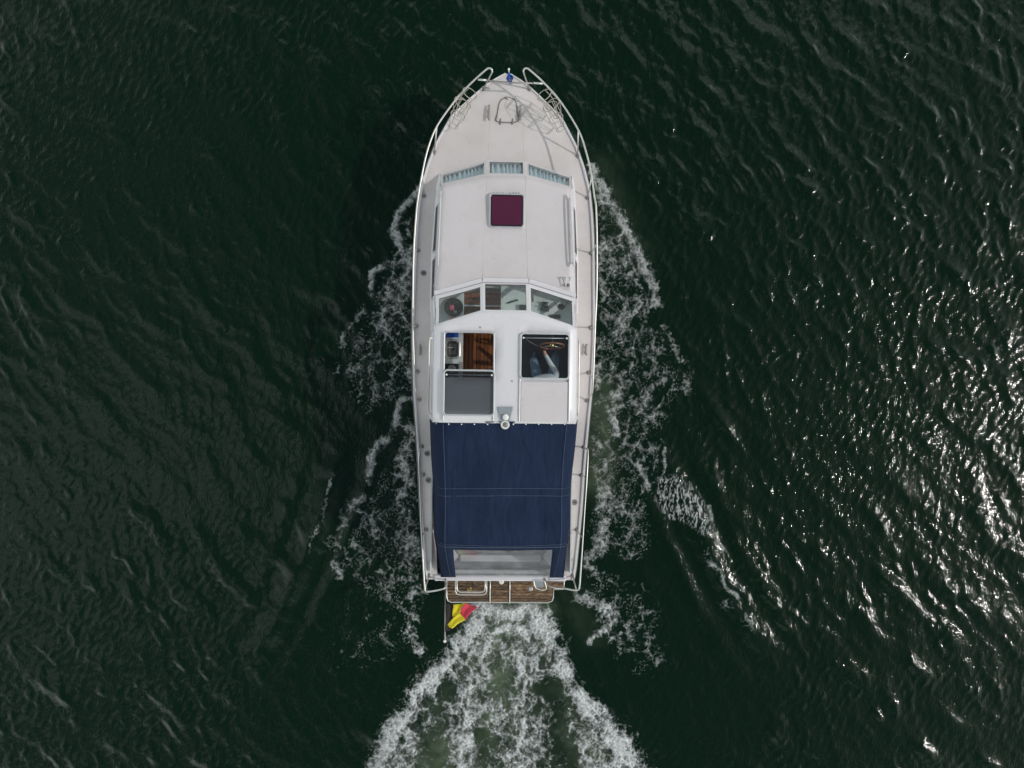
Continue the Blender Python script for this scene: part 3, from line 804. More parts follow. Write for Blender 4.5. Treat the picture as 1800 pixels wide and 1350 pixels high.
# cabin sides, gently battered, with rounded shoulder
for sd in (-1, 1):
    rows = []
    for j in range(20):
        y = yt_o + (0.25 - yt_o) * j / 19
        xr = roof_x(y); xb = cabin_half(y); zr = roof_z(xr, y); zb = deck_z(xb, y) - 0.02
        if j == 0: xb = xo_b; yb = yb_o; zb = zb_o
        else: yb = y + (yb_o - yt_o) * max(0, 1 - j / 3)
        rows.append([(sd * (xr - 0.03), y, zr + 0.001), (sd * (xr + 0.002), y, zr - 0.008), (sd * (xr + 0.014), y, zr - 0.035),
                     (sd * (xr + (xb - xr) * 0.5), (y + yb) / 2, (zr + zb) / 2), (sd * xb, yb, zb + 0.03), (sd * (xb + 0.03), yb, zb)])
    MB().grid(rows).build('cabin_side', 'white', boat, True, 50)
    # side windows of the fore cabin, dark glass in a frame
    for ya, yc in ((2.0, 1.25), (1.1, 0.45)):
        def sp(y, t):
            xr = roof_x(y) + 0.014; xb = cabin_half(y); zr = roof_z(xr, y) - 0.035; zb = deck_z(xb, y)
            return Vector((sd * (xr + (xb - xr) * t + 0.004), y, zr + (zb - zr) * t))
        q = [sp(ya, 0.22), sp(yc, 0.22), sp(yc, 0.72), sp(ya, 0.72)]
        if sd < 0: q = q[::-1]
        w = MB().slab(q, 0.006).build('side_window', 'black', boat)
        MB().frame(q, 0.025, 0.012, 0.004).build('window_frame', 'alu', w)

# three front windows with curtains behind
def lerp(a, b, t): return Vector(a) + (Vector(b) - Vector(a)) * t
front = [((-xo_b, yb_o, zb_o), (-fk_b, yb_c, zb_c), (-fk_t, yt_c, ZR_F), (-xo_t, yt_o, ZT_O)),
         ((-fk_b, yb_c, zb_c), (fk_b, yb_c, zb_c), (fk_t, yt_c, ZR_F), (-fk_t, yt_c, ZR_F)),
         ((fk_b, yb_c, zb_c), (xo_b, yb_o, zb_o), (xo_t, yt_o, ZT_O), (fk_t, yt_c, ZR_F))]
def inset(q, a, b, c, d):
    """q = bottom-left, bottom-right, top-right, top-left; insets left, right, bottom, top as fractions."""
    bl, br, tr, tl = q
    def at(u, v): return lerp(lerp(bl, br, u), lerp(tl, tr, u), v)
    return [at(a, c), at(1 - b, c), at(1 - b, 1 - d), at(a, 1 - d)]
for i, q in enumerate(front):
    e = (0.055, 0.07, 0.16, 0.14) if i == 0 else (0.06, 0.06, 0.15, 0.14) if i == 1 else (0.07, 0.055, 0.16, 0.14)
    g = inset(q, *e)
    # wall with its opening
    bl, br, tr, tl = [Vector(p) for p in q]
    v = [bl, br, tr, tl] + g
    wall = MB().add(v, [(0, 4, 5, 1), (1, 5, 6, 2), (2, 6, 7, 3), (3, 7, 4, 0)]).build('cabin_front_panel', 'roof', boat, fix=False, solid=0.035)
    nv = (tl - bl).cross(br - bl).normalized()
    win = MB().slab([p - nv * 0.012 for p in g[::-1]], 0.005).build('front_window', 'curtainglass', boat)
    tag(win, ('port', 'centre', 'starboard')[i] + ' front cabin window with pleated pale curtain')
    MB().frame([p + nv * 0.001 for p in g[::-1]], 0.012, 0.018, 0.004).build('window_frame', 'alu', win)
    # curtain
    rows = []
    nn = 90
    for j in range(nn + 1):
        u = j / nn; w = (0.026 * math.sin(u * (62 if i != 1 else 46) + 1.5 * math.sin(u * 9 + i)) + 0.008 * math.sin(u * 131 + i)) 
        rr = []
        for v_ in (0.0, 0.2, 0.45, 0.7, 1.0):
            p = lerp(lerp(g[0], g[1], u), lerp(g[3], g[2], u), 0.02 + 0.96 * v_) - nv * (0.055 + w * (0.35 + abs(v_ - 0.5) * 1.4))
            rr.append(p)
        rows.append(rr)
    MB().grid(rows).build('curtain', 'curtain', win, True)
    # dark backing behind curtain (cabin interior lining)
    MB().slab([p - nv * 0.11 for p in inset(q, 0.01, 0.01, 0.02, 0.03)], 0.004).build('lining', 'darktrim', win)

# roof hatch with burgundy acrylic
hz = 1.735
a = L(863, 343, hz); b = L(918.5, 398.5, hz)
hx0, hx1, hy0, hy1 = a.x, b.x, b.y, a.y
hz = roof_z(0, (hy0 + hy1) / 2)
hatch = MB().slab(round_rect(hx0, hx1, hy0, hy1, 0.035, hz + 0.052), 0.03).build('roof_hatch', 'burgundy', boat, bevel=0.006)
tag(hatch, 'square burgundy acrylic roof hatch')
MB().frame(round_rect(hx0 - 0.004, hx1 + 0.004, hy0 - 0.004, hy1 + 0.004, 0.038, hz + 0.048), 0.026, 0.06).build('hatch_frame', 'alu', hatch, bevel=0.004)
MB().frame(round_rect(hx0 + 0.02, hx1 - 0.02, hy0 + 0.022, hy1 - 0.02, 0.03, hz + 0.0535), 0.018, 0.003).build('hatch_seal', 'darktrim', hatch)
for px in (868, 873, 878, 884, 896, 902, 907, 912):
    p = L(px, 339.5, hz + 0.04)
    MB().box(p.x - 0.013, p.x + 0.013, p.y - 0.014, p.y + 0.012, hz, hz + 0.045).build('hinge_knuckle', 'dull_steel', hatch, bevel=0.004)

# grab rails on the fore cabin roof
def grab(pts, feet, r=0.012, mat='alu', name='roof_grab_rail'):
    g = MB().tube(cr(pts), r, 8).build(name, mat, boat, True)
    for f, z0 in feet:
        MB().lathe([(0.022, 0), (0.022, 0.006), (0.012, 0.012), (0.010, f[2] - z0)], (f[0], f[1], z0), 10).build('rail_foot', 'dull_steel', g, True, 40)
    return g
a = L(1003, 347, 1.73); b = L(1008, 464, 1.79)
MB().slab([(a.x - 0.022, a.y, 1.715), (a.x + 0.012, a.y, 1.715), (b.x + 0.012, b.y, 1.79), (b.x - 0.02, b.y, 1.79)][::-1], 0.02).build('roof_rail_base', 'roof', boat, bevel=0.005)
grab([(a.x, a.y, 1.73), (a.x, a.y - 0.05, 1.775), (b.x, b.y + 0.05, 1.84), (b.x, b.y, 1.80)], [((a.x, a.y - 0.02, 1.75), 1.70), ((b.x, b.y + 0.02, 1.82), 1.77)], 0.015, 'white')
a = L(775, 341, 1.70); b = L(770.5, 462, 1.77)
grab([(a.x, a.y, 1.70), (a.x, a.y - 0.05, 1.73), (b.x, b.y + 0.05, 1.80), (b.x, b.y, 1.77)], [((a.x, a.y - 0.02, 1.71), 1.66), ((b.x, b.y + 0.02, 1.78), 1.73)], 0.009, 'white')

# small twin horn at the starboard aft corner of the cabin roof
p = L(998, 501, 1.82)
hn = MB().box(p.x - 0.05, p.x + 0.05, p.y - 0.025, p.y + 0.025, 1.775, 1.81).build('horn', 'dull_steel', boat, bevel=0.008)
AX = Matrix.Rotation(R(-82), 3, 'X') 
for dx in (-0.035, 0.035):
    MB().lathe([(0.008, -0.03), (0.009, 0.06), (0.016, 0.10), (0.033, 0.13)], (p.x + dx, p.y, 1.845), 12, AX).build('horn_trumpet', 'alu', hn, True, 50)

# ------------------------------------------------------------------ wheelhouse
ZW = 2.36
wk_b = half(850, 930.5, 494, ZR_A); yw_b = Yv(497, ZR_A)
yw_o = Yv(521, ZR_A - 0.03); xw_o = half(766, 1010, 520, ZR_A - 0.03)
wk_t = half(850, 931.6, 547, ZW); yw_t = Yv(546, ZW)
yt_wo = Yv(573, ZW - 0.04); xt_wo = half(764, 1016.6, 573, ZW - 0.04)
scr = [((-xw_o, yw_o, ZR_A - 0.03), (-wk_b, yw_b, ZR_A), (-wk_t, yw_t, ZW - 0.03), (-xt_wo + 0.03, yt_wo, ZW - 0.06)),
       ((-wk_b, yw_b, ZR_A), (wk_b, yw_b, ZR_A), (wk_t, yw_t, ZW - 0.03), (-wk_t, yw_t, ZW - 0.03)),
       ((wk_b, yw_b, ZR_A), (xw_o, yw_o, ZR_A - 0.03), (xt_wo - 0.03, yt_wo, ZW - 0.06), (wk_t, yw_t, ZW - 0.03))]
for i, q in enumerate(scr):
    e = ((0.07, 0.05, 0.14, 0.03), (0.055, 0.055, 0.05, 0.03), (0.05, 0.055, 0.14, 0.03))[i]
    g = inset(q, *e)
    bl, br, tr, tl = [Vector(p) for p in q]
    nv = (tl - bl).cross(br - bl).normalized()
    fr = MB().add([bl, br, tr, tl] + g, [(0, 4, 5, 1), (1, 5, 6, 2), (2, 6, 7, 3), (3, 7, 4, 0)]).build('windscreen_frame', 'white', boat, fix=False, solid=0.035, bevel=0.005)
    tag(fr, 'white windscreen frame with its ' + ('port', 'centre', 'starboard')[i] + ' pane')
    MB().slab([p - nv * 0.014 for p in g[::-1]], 0.005).build('pane', 'clear', fr)
    MB().frame(inset(q, e[0] + 0.008, e[1] + 0.008, e[2] + 0.01, e[3] + 0.01)[::-1], 0.010, 0.014, -0.008).build('pane_seal', 'rubber', fr)
# raised coaming under the windscreen on the cabin roof
for (p0, p1) in (((-xw_o - 0.01, yw_o), (-wk_b, yw_b)), ((-wk_b, yw_b), (wk_b, yw_b)), ((wk_b, yw_b), (xw_o + 0.01, yw_o))):
    d = Vector((p1[0] - p0[0], p1[1] - p0[1], 0)).normalized(); nrm = Vector((-d.y, d.x, 0))
    za = 1.80 - (0.03 if abs(p0[0]) > 0.8 else 0); zb2 = 1.80 - (0.03 if abs(p1[0]) > 0.8 else 0)
    A = Vector((p0[0], p0[1], za)); B = Vector((p1[0], p1[1], zb2)); up = Vector((0, 0, 1))
    mb = MB().add([A, B, B + nrm * 0.075, A + nrm * 0.075, A + up * 0.022, B + up * 0.022, B + nrm * 0.06 + up * 0.016, A + nrm * 0.06 + up * 0.016],
                  [(3, 2, 1, 0), (4, 5, 6, 7), (0, 1, 5, 4), (1, 2, 6, 5), (2, 3, 7, 6), (3, 0, 4, 7)])
    mb.build('windscreen_coaming', 'white', boat, bevel=0.006)

# roof plate with two hatch openings, built as a grid of cells that leaves the openings free
yr_a = Yv(744, ZW)
xr_b = half(760.8, 1015.8, 735, ZW - 0.05)
o1a, o1b = L(782, 584, ZW), L(867, 665, ZW)
o2a, o2b = L(915.5, 586, ZW), L(999.5, 665.5, ZW)
def wr_z(x, y):
    ax_ = abs(x)
    z = ZW + 0.012 - 0.02 * (x / 1.1) ** 2
    if ax_ > 0.97: z -= 0.07 * ((ax_ - 0.97) / 0.18) ** 2
    return z
def y_front(x):
    ax_ = min(abs(x), xt_wo)
    return yw_t if ax_ <= wk_t else yw_t + (yt_wo - yw_t) * (ax_ - wk_t) / (xt_wo - wk_t)
xs_ = sorted(set([-1.15, -1.13, -1.09, -1.04, -0.98, -wk_t, wk_t, -0.2, 0, 0.2, 0.98, 1.04, 1.09, 1.13, 1.15, o1a.x, o1b.x, o2a.x, o2b.x, -0.7, 0.7]))
ysn = [o1a.y + 0.0, o1b.y, o2a.y, o2b.y]
yin = sorted([yr_a, -1.3, -1.0, o1a.y, o1b.y, (o1a.y + o1b.y) / 2])
# use common opening rows for both sides
oy1, oy0 = (o1a.y + o2a.y) / 2, (o1b.y + o2b.y) / 2
yin = [yr_a, -1.35, -1.05, oy0, (oy0 + oy1) / 2, oy1]
sc_x = lambda x: x * (xr_b / 1.15)
V, F, idx = [], [], {}
allrows = yin + ['f1', 'f2']
def roofpt(i, j):
    x = xs_[i]
    if yin_is(j): y = yin[j]
    else:
        yf = y_front(x); y = oy1 + (yf - oy1) * (0.5 if j == len(yin) else 1.0)
    return (x, y, wr_z(x, y) - (0.012 if j == len(yin) + 1 else 0))
def yin_is(j): return j < len(yin)
nr = len(yin) + 2
for j in range(nr):
    for i in range(len(xs_)):
        idx[(i, j)] = len(V); V.append(roofpt(i, j))
for j in range(nr - 1):
    for i in range(len(xs_) - 1):
        xm = (xs_[i] + xs_[i + 1]) / 2
        if j in (3, 4) and (o1a.x < xm < o1b.x or o2a.x < xm < o2b.x): continue
        F.append((idx[(i, j)], idx[(i + 1, j)], idx[(i + 1, j + 1)], idx[(i, j + 1)]))
MB().add(V, F).build('wheelhouse_roof', 'white', boat, True, 50, solid=0.045, fix=False)
# raised panel (slide track) on the starboard side abaft its hatch, port side under the lid
zt = ZW + 0.012
MB().box(o2a.x + 0.012, o2b.x - 0.012, yr_a + 0.03, oy0 - 0.05, zt - 0.01, zt + 0.008).build('roof_panel', 'roof', boat, bevel=0.006)
for x in (o2a.x - 0.012, o2b.x + 0.004, o1a.x - 0.014, o1b.x + 0.006):
    MB().box(x - 0.008, x + 0.012, yr_a + 0.03, oy1 + 0.0, zt - 0.02, zt + 0.02).build('hatch_track', 'alu', boat, bevel=0.004)
# hatch lids
def lid(x0, x1, y0, y1, z, glass, lab):
    fr = MB().frame(round_rect(x0 + 0.016, x1 - 0.016, y0 + 0.016, y1 - 0.016, 0.045, z), 0.026, 0.024).build('hatch_lid', 'alu', boat, True, 40, bevel=0.006)
    tag(fr, lab)
    MB().slab(round_rect(x0 + 0.012, x1 - 0.012, y0 + 0.012, y1 - 0.012, 0.045, z - 0.012), 0.006).build('pane', glass, fr)
    MB().tube([(x0 + 0.04, y1 - 0.075, z - 0.035), (x1 - 0.04, y1 - 0.075, z - 0.035)], 0.007, 8).build('handle_bar', 'alu', fr, True)
    for x in (x0 + 0.045, x1 - 0.045):
        MB().lathe([(0.016, 0), (0.016, 0.012), (0.010, 0.02)], (x, y1 - 0.075, z - 0.006), 12).build('handle_knob', 'lamp_white', fr, True, 40)
lid(o2a.x - 0.004, o2b.x + 0.004, oy0 - 0.005, oy1 + 0.004, zt + 0.035, 'tinted', 'closed starboard tinted roof hatch')
q0, q1 = L(780, 650, ZW + 0.05), L(868.5, 731, ZW + 0.05)
lid(q0.x, q1.x, q1.y, q0.y, zt + 0.05, 'lidglass', 'port tinted roof hatch slid aft')
# rim of the open port hatch
MB().frame(round_rect(o1a.x + 0.004, o1b.x - 0.004, oy0 + 0.004, oy1 - 0.004, 0.05, zt + 0.012), 0.022, 0.07).build('hatch_rim', 'alu', boat, bevel=0.004)
for px, py in ((844, 576), (900, 670)):
    p = L(px, py, ZW); MB().lathe([(0.014, 0), (0.014, 0.01), (0.008, 0.016)], (p.x, p.y, zt - 0.002), 10).build('roof_stud', 'dull_steel', boat, True, 40)

# wheelhouse sides with windows
for sd in (-1, 1):
    y0_, y1_ = yr_a + 0.01, yt_wo
    def wp(y, t):
        xt = 1.135; xb = cabin_half(y); zt_ = wr_z(1.13, y) - 0.03; zb = deck_z(xb, y) - 0.01
        return Vector((sd * (xt + (xb - xt) * t), y, zt_ + (zb - zt_) * t))
    # post-and-panel wall: lower panel, top rail, posts
    def strip(ya, yb, ta, tb, name='wheelhouse_side'):
        q = [wp(ya, ta), wp(yb, ta), wp(yb, tb), wp(ya, tb)]
        if sd > 0: q = q[::-1]
        return MB().slab(q, 0.03).build(name, 'white', boat)
    strip(y0_, y1_ + 0.0, 0.0, 0.12); strip(y0_, 0.4, 0.55, 1.0)
    strip(y0_, y0_ + 0.07, 0.121, 0.549); strip(-0.80, -0.72, 0.121, 0.549); strip(y1_ - 0.06, y1_, 0.121, 0.549)
    # triangular quarter in front of the side window
    a_ = wp(y1_, 0.12); b_ = wp(y1_, 0.55); c_ = wp(0.46, 0.55)
    MB().slab([a_, c_, b_] if sd < 0 else [a_, b_, c_], 0.03).build('wheelhouse_quarter', 'white', boat)
    for ya, yb in ((y0_ + 0.07, -0.80), (-0.72, y1_ - 0.06)):
        q = [wp(ya, 0.12), wp(yb, 0.12), wp(yb, 0.55), wp(ya, 0.55)]
        if sd > 0: q = q[::-1]
        MB().slab([p - Vector((sd * 0.012, 0, 0)) for p in q], 0.005).build('side_pane', 'clear', boat)
    # long grab rail down the wheelhouse side
    pts = [(sd * (1.20), -0.25, 1.72), (sd * 1.245, -0.30, 1.74), (sd * 1.25, -0.9, 1.72), (sd * 1.25, -1.45, 1.70), (sd * 1.20, -1.5, 1.68)]
    MB().tube(cr(pts), 0.012, 8).build('side_grab_rail', 'steel', boat, True)
    MB().box(min(sd * 1.14, sd * 1.16), max(sd * 1.14, sd * 1.16), yr_a + 0.02, yt_wo - 0.02, ZW - 0.115, ZW - 0.09).build('gutter_strip', 'white', boat)

# folding light mast on the roof's aft edge
pa, pb, pc, pd = [L(x, y, ZW + 0.03) for x, y in ((875, 715), (902, 715), (896, 741), (880.5, 741))]
lm = MB().slab([(pd.x, pd.y, ZW + 0.05), (pc.x, pc.y, ZW + 0.05), (pb.x, pb.y, ZW + 0.035), (pa.x, pa.y, ZW + 0.035)], 0.022).build('light_bracket', 'greyplate', boat, bevel=0.006)
p = L(889, 733.5, ZW + 0.08)
MB().lathe([(0.05, 0.0), (0.05, 0.02), (0.046, 0.04), (0.034, 0.055), (0.015, 0.062)], (p.x, p.y, ZW + 0.05), 18).build('dome_lamp', 'lamp_white', lm, True, 60)
p = L(888, 747, ZW + 0.08)
MB().lathe([(0.068, 0.0), (0.07, 0.05), (0.062, 0.06), (0.045, 0.061), (0.04, 0.04)], (p.x, p.y, ZW - 0.01), 20).build('ring_lamp', 'lamp_white', lm, True, 40)
MB().lathe([(0.036, 0.0), (0.034, 0.046), (0.012, 0.052)], (p.x, p.y, ZW + 0.0), 14).build('lamp_lens', 'dull_steel', lm, True, 40)
MB().box(p.x - 0.03, p.x + 0.03, p.y, p.y + 0.1, ZW + 0.0, ZW + 0.03).build('lamp_arm', 'greyplate', lm, bevel=0.006)

# ------------------------------------------------------------------ wheelhouse interior
ZF = 0.55
MB().box(-1.22, 1.22, Y_STERN + 0.12, 0.75, ZF - 0.05, ZF - 0.012).build('cabin_sole_base', 'black', boat)
# cabin sole planks in the gangway
x0_, x1_ = L(810, 620, ZF).x, L(912, 620, ZF).x
npl = 15
sole = MB().box(x0_, x1_, -2.0, 0.1, ZF - 0.012, ZF - 0.006).build('cabin_sole', 'black', boat)
wpl = (x1_ - x0_) / npl
for k in range(npl):
    MB().box(x0_ + k * wpl + 0.004, x0_ + (k + 1) * wpl - 0.004, -2.0, 0.1, ZF - 0.006, ZF + 0.006 + 0.002 * random.random()).build('plank', 'floorwood', sole, bevel=0.002, seg=1)
# walls lining and forward bulkhead below the shelf
MB().box(-1.2, x0_ - 0.42, 0.62, 0.66, ZF, 1.62).build('forward_bulkhead', 'inside', boat)
MB().box(0.02, 1.2, 0.10, 0.13, ZF, 1.42).build('forward_bulkhead', 'black', boat)
for sd in (-1, 1):
    MB().box(min(sd * 1.2, sd * 1.225), max(sd * 1.2, sd * 1.225), Y_STERN + 0.15, 0.7, ZF, 1.2).build('inner_lining', 'inside', boat)
# port galley counter
cz = 1.28
c0, c1 = L(776, 640, cz).x, L(812, 640, cz).x
ctr = MB().box(-1.19, c1, -1.9, 0.02, ZF, cz - 0.2).build('galley_counter', 'inside', boat)
s0, s1 = L(783, 596, cz), L(809, 631, cz)
for (xa, xb, ya, yb) in ((-1.19, c1 + 0.015, -1.9, s1.y + 0.03), (-1.19, c1 + 0.015, s0.y - 0.03, 0.02), (-1.19, s0.x + 0.03, s1.y + 0.03, s0.y - 0.03), (s1.x - 0.03, c1 + 0.015, s1.y + 0.03, s0.y - 0.03)):
    MB().box(xa, xb, ya, yb, cz - 0.03, cz).build('worktop', 'inside', ctr)
MB().box(c1 + 0.016, c1 + 0.024, -1.9, 0.02, cz - 0.10, cz + 0.002).build('worktop_edge', 'mahogany', ctr)
s0, s1 = L(783, 596, cz), L(809, 631, cz)
MB().box(c1 - 0.02, c1, -1.9, 0.02, cz - 0.2, cz - 0.03).build('counter_front', 'inside', ctr)
rr_ = lambda e, z, r: round_rect(s0.x + e, s1.x - e, s1.y + e, s0.y - e, r, z)
MB().grid([rr_(0.0, cz + 0.004, 0.07), rr_(0.012, cz + 0.011, 0.065), rr_(0.03, cz + 0.010, 0.06), rr_(0.038, cz - 0.01, 0.055)], True).build('sink_rim', 'steel', ctr, True, 50)
MB().grid([rr_(0.038, cz - 0.01, 0.055), rr_(0.05, cz - 0.10, 0.05), rr_(0.075, cz - 0.125, 0.04)], True).add(rr_(0.075, cz - 0.125, 0.04), [tuple(range(24))]).build('sink_bowl', 'dull_steel', ctr, True, 50)
MB().lathe([(0.02, 0), (0.02, 0.002), (0.012, 0.003)], ((s0.x + s1.x) / 2, (s0.y + s1.y) / 2, cz - 0.124), 12).build('drain', 'black', ctr)
tp = [(s0.x + 0.02, (s0.y + s1.y) / 2 + 0.02, cz + 0.01), (s0.x + 0.02, (s0.y + s1.y) / 2 + 0.02, cz + 0.13), (s0.x + 0.07, (s0.y + s1.y) / 2 + 0.02, cz + 0.16), (s0.x + 0.13, (s0.y + s1.y) / 2 + 0.015, cz + 0.13)]
MB().tube(cr(tp), 0.010, 8).build('tap', 'steel', ctr, True)
h0, h1 = L(782, 639, cz), L(806, 676, cz)
st = MB().box(h0.x, h1.x, h1.y, h0.y, cz, cz + 0.02).build('hob', 'black', ctr, bevel=0.006)
for dy in (0.25, 0.75):
    MB().lathe([(0.07, 0), (0.07, 0.012), (0.05, 0.014), (0.045, 0.006)], ((h0.x + h1.x) / 2, h1.y + (h0.y - h1.y) * dy, cz + 0.02), 16).build('burner', 'dull_steel', st, True, 40)
MB().box(h1.x + 0.02, h1.x + 0.03, -1.2, h0.y + 0.03, cz, cz + 0.02).build('rail_strip', 'steel', ctr)
MB().box(h1.x + 0.055, h1.x + 0.065, -1.2, h0.y + 0.03, cz, cz + 0.02).build('rail_strip', 'steel', ctr)

# dashboard shelf under the windscreen
zd = 1.60
p_l0, p_l1 = L(772, 500, zd), L(815, 570, zd)
MB().box(-1.14, p_l1.x, -0.02, 0.62, zd - 0.03, zd).build('port_shelf', 'inside', boat, bevel=0.006)
d0 = L(883, 505, zd)
dash = MB().box(d0.x, 1.14, 0.02, 0.66, zd - 0.03, zd).build('dashboard', 'inside', boat, bevel=0.006)
MB().box(d0.x, 1.14, -0.02, 0.02, zd - 0.2, zd - 0.002).build('dash_panel', 'black', dash)
MB().box(d0.x - 0.02, d0.x, -0.02, 0.66, ZF, zd + 0.012).build('dash_cheek', 'inside', dash)
# companionway: mahogany steps going down between shelf and dashboard
for (py0, py1, z, mt) in ((514, 524, 1.34, 'mahogany'), (525, 536, 1.30, 'mahogany'), (538, 560, 0.95, 'floorwood')):
    a = L(816, py0, z); b = L(882, py1, z)
    MB().box(a.x, b.x, b.y, a.y, z - 0.025, z).build('companion_step', mt, boat, bevel=0.004)
a = L(816, 537, 1.30); b = L(882, 537, 1.3)
MB().box(a.x, b.x, a.y - 0.012, a.y + 0.012, 1.29, 1.325).build('step_nosing', 'white', boat, bevel=0.004)
MB().box(a.x, b.x, 0.64, 0.66, ZF, 1.5).build('companion_door', 'inside', boat)
# dash fittings
p = L(987, 539, zd + 0.03); MB().lathe([(0.05, 0), (0.05, 0.02), (0.04, 0.03), (0.03, 0.03)], (p.x, p.y, zd), 18).build('round_gauge', 'black', dash, True, 40)
p = L(958, 537, zd + 0.05)
cp = MB().box(p.x - 0.07, p.x + 0.07, p.y - 0.10, p.y - 0.03, zd, zd + 0.06).build('compass_binnacle', 'darkgreen', dash, bevel=0.015)
MB().tube(cr([(p.x - 0.05, p.y - 0.02, zd), (p.x - 0.045, p.y - 0.02, zd + 0.12), (p.x + 0.045, p.y - 0.02, zd + 0.12), (p.x + 0.05, p.y - 0.02, zd)]), 0.008, 6).build('compass_frame', 'black', dash, True)
MB().tube(cr([(p.x - 0.045, p.y + 0.05, zd), (p.x - 0.04, p.y + 0.05, zd + 0.09), (p.x + 0.04, p.y + 0.05, zd + 0.09), (p.x + 0.045, p.y + 0.05, zd)]), 0.008, 6).build('compass_frame', 'black', dash, True)
MB().lathe([(0.045, 0), (0.05, 0.03), (0.042, 0.065), (0.02, 0.08)], (p.x, p.y + 0.015, zd), 16).build('compass', 'darkgreen', dash, True, 50)
a = L(966, 553, zd); b = L(985, 560, zd)
MB().box(a.x, b.x, b.y, a.y, zd, zd + 0.03).build('instrument_box', 'black', dash, bevel=0.006)
a = L(892, 533, zd + 0.02); b = L(910, 527, zd + 0.02)
MB().tube([a, b], 0.014, 8).build('torch_grip', 'black', dash, True)
p = L(919, 541, zd + 0.02); MB().box(p.x - 0.06, p.x + 0.06, p.y - 0.05, p.y + 0.05, zd, zd + 0.06).build('radio', 'darkgreen', dash, bevel=0.01)
a, b, c_ = L(975, 533, zd), L(1000, 555, zd), L(1000, 528, zd)
MB().tube(cr([(a.x, a.y, zd + 0.006), (b.x - 0.1, b.y + 0.12, zd + 0.006), (c_.x, c_.y, zd + 0.006)]), 0.004, 6).build('cable', 'rubber', dash, True)
p = L(936, 518, zd); MB().box(p.x, p.x + 0.025, p.y - 0.12, p.y + 0.06, zd, zd + 0.05).build('chart_rack', 'dull_steel', dash, bevel=0.004)

# helm: wheel, column, seat
wc = L(970, 608, 1.50)
tilt = Matrix.Rotation(R(79), 3, 'X')      # wheel plane leans back towards the helmsman
helm = MB()
ring = [Vector(wc) + tilt @ Vector((0.21 * math.cos(t), 0.21 * math.sin(t), 0)) for t in np.linspace(0, 2 * math.pi, 40, endpoint=False)]
sw = MB().tube(ring, 0.016, 10, True).build('steering_wheel', 'wheelwood', boat, True)
tag(sw, 'varnished wooden steering wheel')
for k in range(3):
    t = R(90 + 120 * k)
    MB().tube([wc, Vector(wc) + tilt @ Vector((0.20 * math.cos(t), 0.20 * math.sin(t), 0))], 0.011, 8, r1=0.009).build('spoke', 'steel', sw, True)
MB().lathe([(0.045, -0.03), (0.05, 0.0), (0.04, 0.025), (0.02, 0.032)], wc, 18, tilt).build('wheel_hub', 'brass', sw, True, 50)
bk = Vector(wc) + tilt @ Vector((0, 0, -0.32))
MB().tube([Vector(wc) + tilt @ Vector((0, 0, -0.02)), bk], 0.03, 10).build('steering_column', 'black', sw, True)
ctrl = L(926, 606, 1.45)
MB().tube(cr([(ctrl.x, ctrl.y + 0.1, 1.38), (ctrl.x + 0.05, ctrl.y + 0.05, 1.46), (ctrl.x + 0.18, ctrl.y - 0.02, 1.5)]), 0.006, 8).build('throttle_lever', 'steel', sw, True)
hs_x = L(959, 690, 1.0).x; hs_y = L(959, 690, 1.0).y
seat = MB().box(hs_x - 0.27, hs_x + 0.27, hs_y - 0.22, hs_y + 0.28, 0.82, 0.94).build('helm_seat', 'black', boat, bevel=0.03, seg=3)
MB().box(hs_x - 0.27, hs_x + 0.27, hs_y - 0.36, hs_y - 0.25, 0.90, 1.40).build('seat_back', 'black', seat, bevel=0.03, seg=3)
MB().box(hs_x - 0.22, hs_x + 0.22, hs_y - 0.25, hs_y + 0.18, ZF, 0.82).build('seat_box', 'inside', seat)
MB().box(L(914, 620, ZF).x, 1.19, -1.9, 0.08, ZF - 0.008, ZF + 0.004).build('helm_floor_mat', 'rubber', boat)

# ------------------------------------------------------------------ aft cockpit under the canopy (seen through the rear window)
MB().box(-1.05, 1.05, Y_STERN + 0.10, Y_STERN + 0.16, ZF, 1.0).build('cockpit_aft_wall', 'inside', boat)
bs = MB().box(-0.98, 0.98, Y_STERN + 0.17, Y_STERN + 0.62, 0.75, 0.90).build('aft_bench_cushion', 'cushion', boat, bevel=0.03, seg=3)
MB().box(-0.98, 0.98, Y_STERN + 0.17, Y_STERN + 0.62, ZF, 0.75).build('aft_bench_base', 'inside', boat)
MB().box(-0.72, 0.72, Y_STERN + 0.30, Y_STERN + 0.42, 0.905, 0.955).build('bench_backrest', 'white', bs, bevel=0.02, seg=3)
for sd in (-1, 1):
    MB().slab([(sd * 0.98, Y_STERN + 0.12, 1.04), (sd * 0.98, Y_STERN + 0.75, 1.04), (sd * 0.74, Y_STERN + 0.40, 0.98)][::sd], 0.03).build('corner_shelf', 'white', boat)

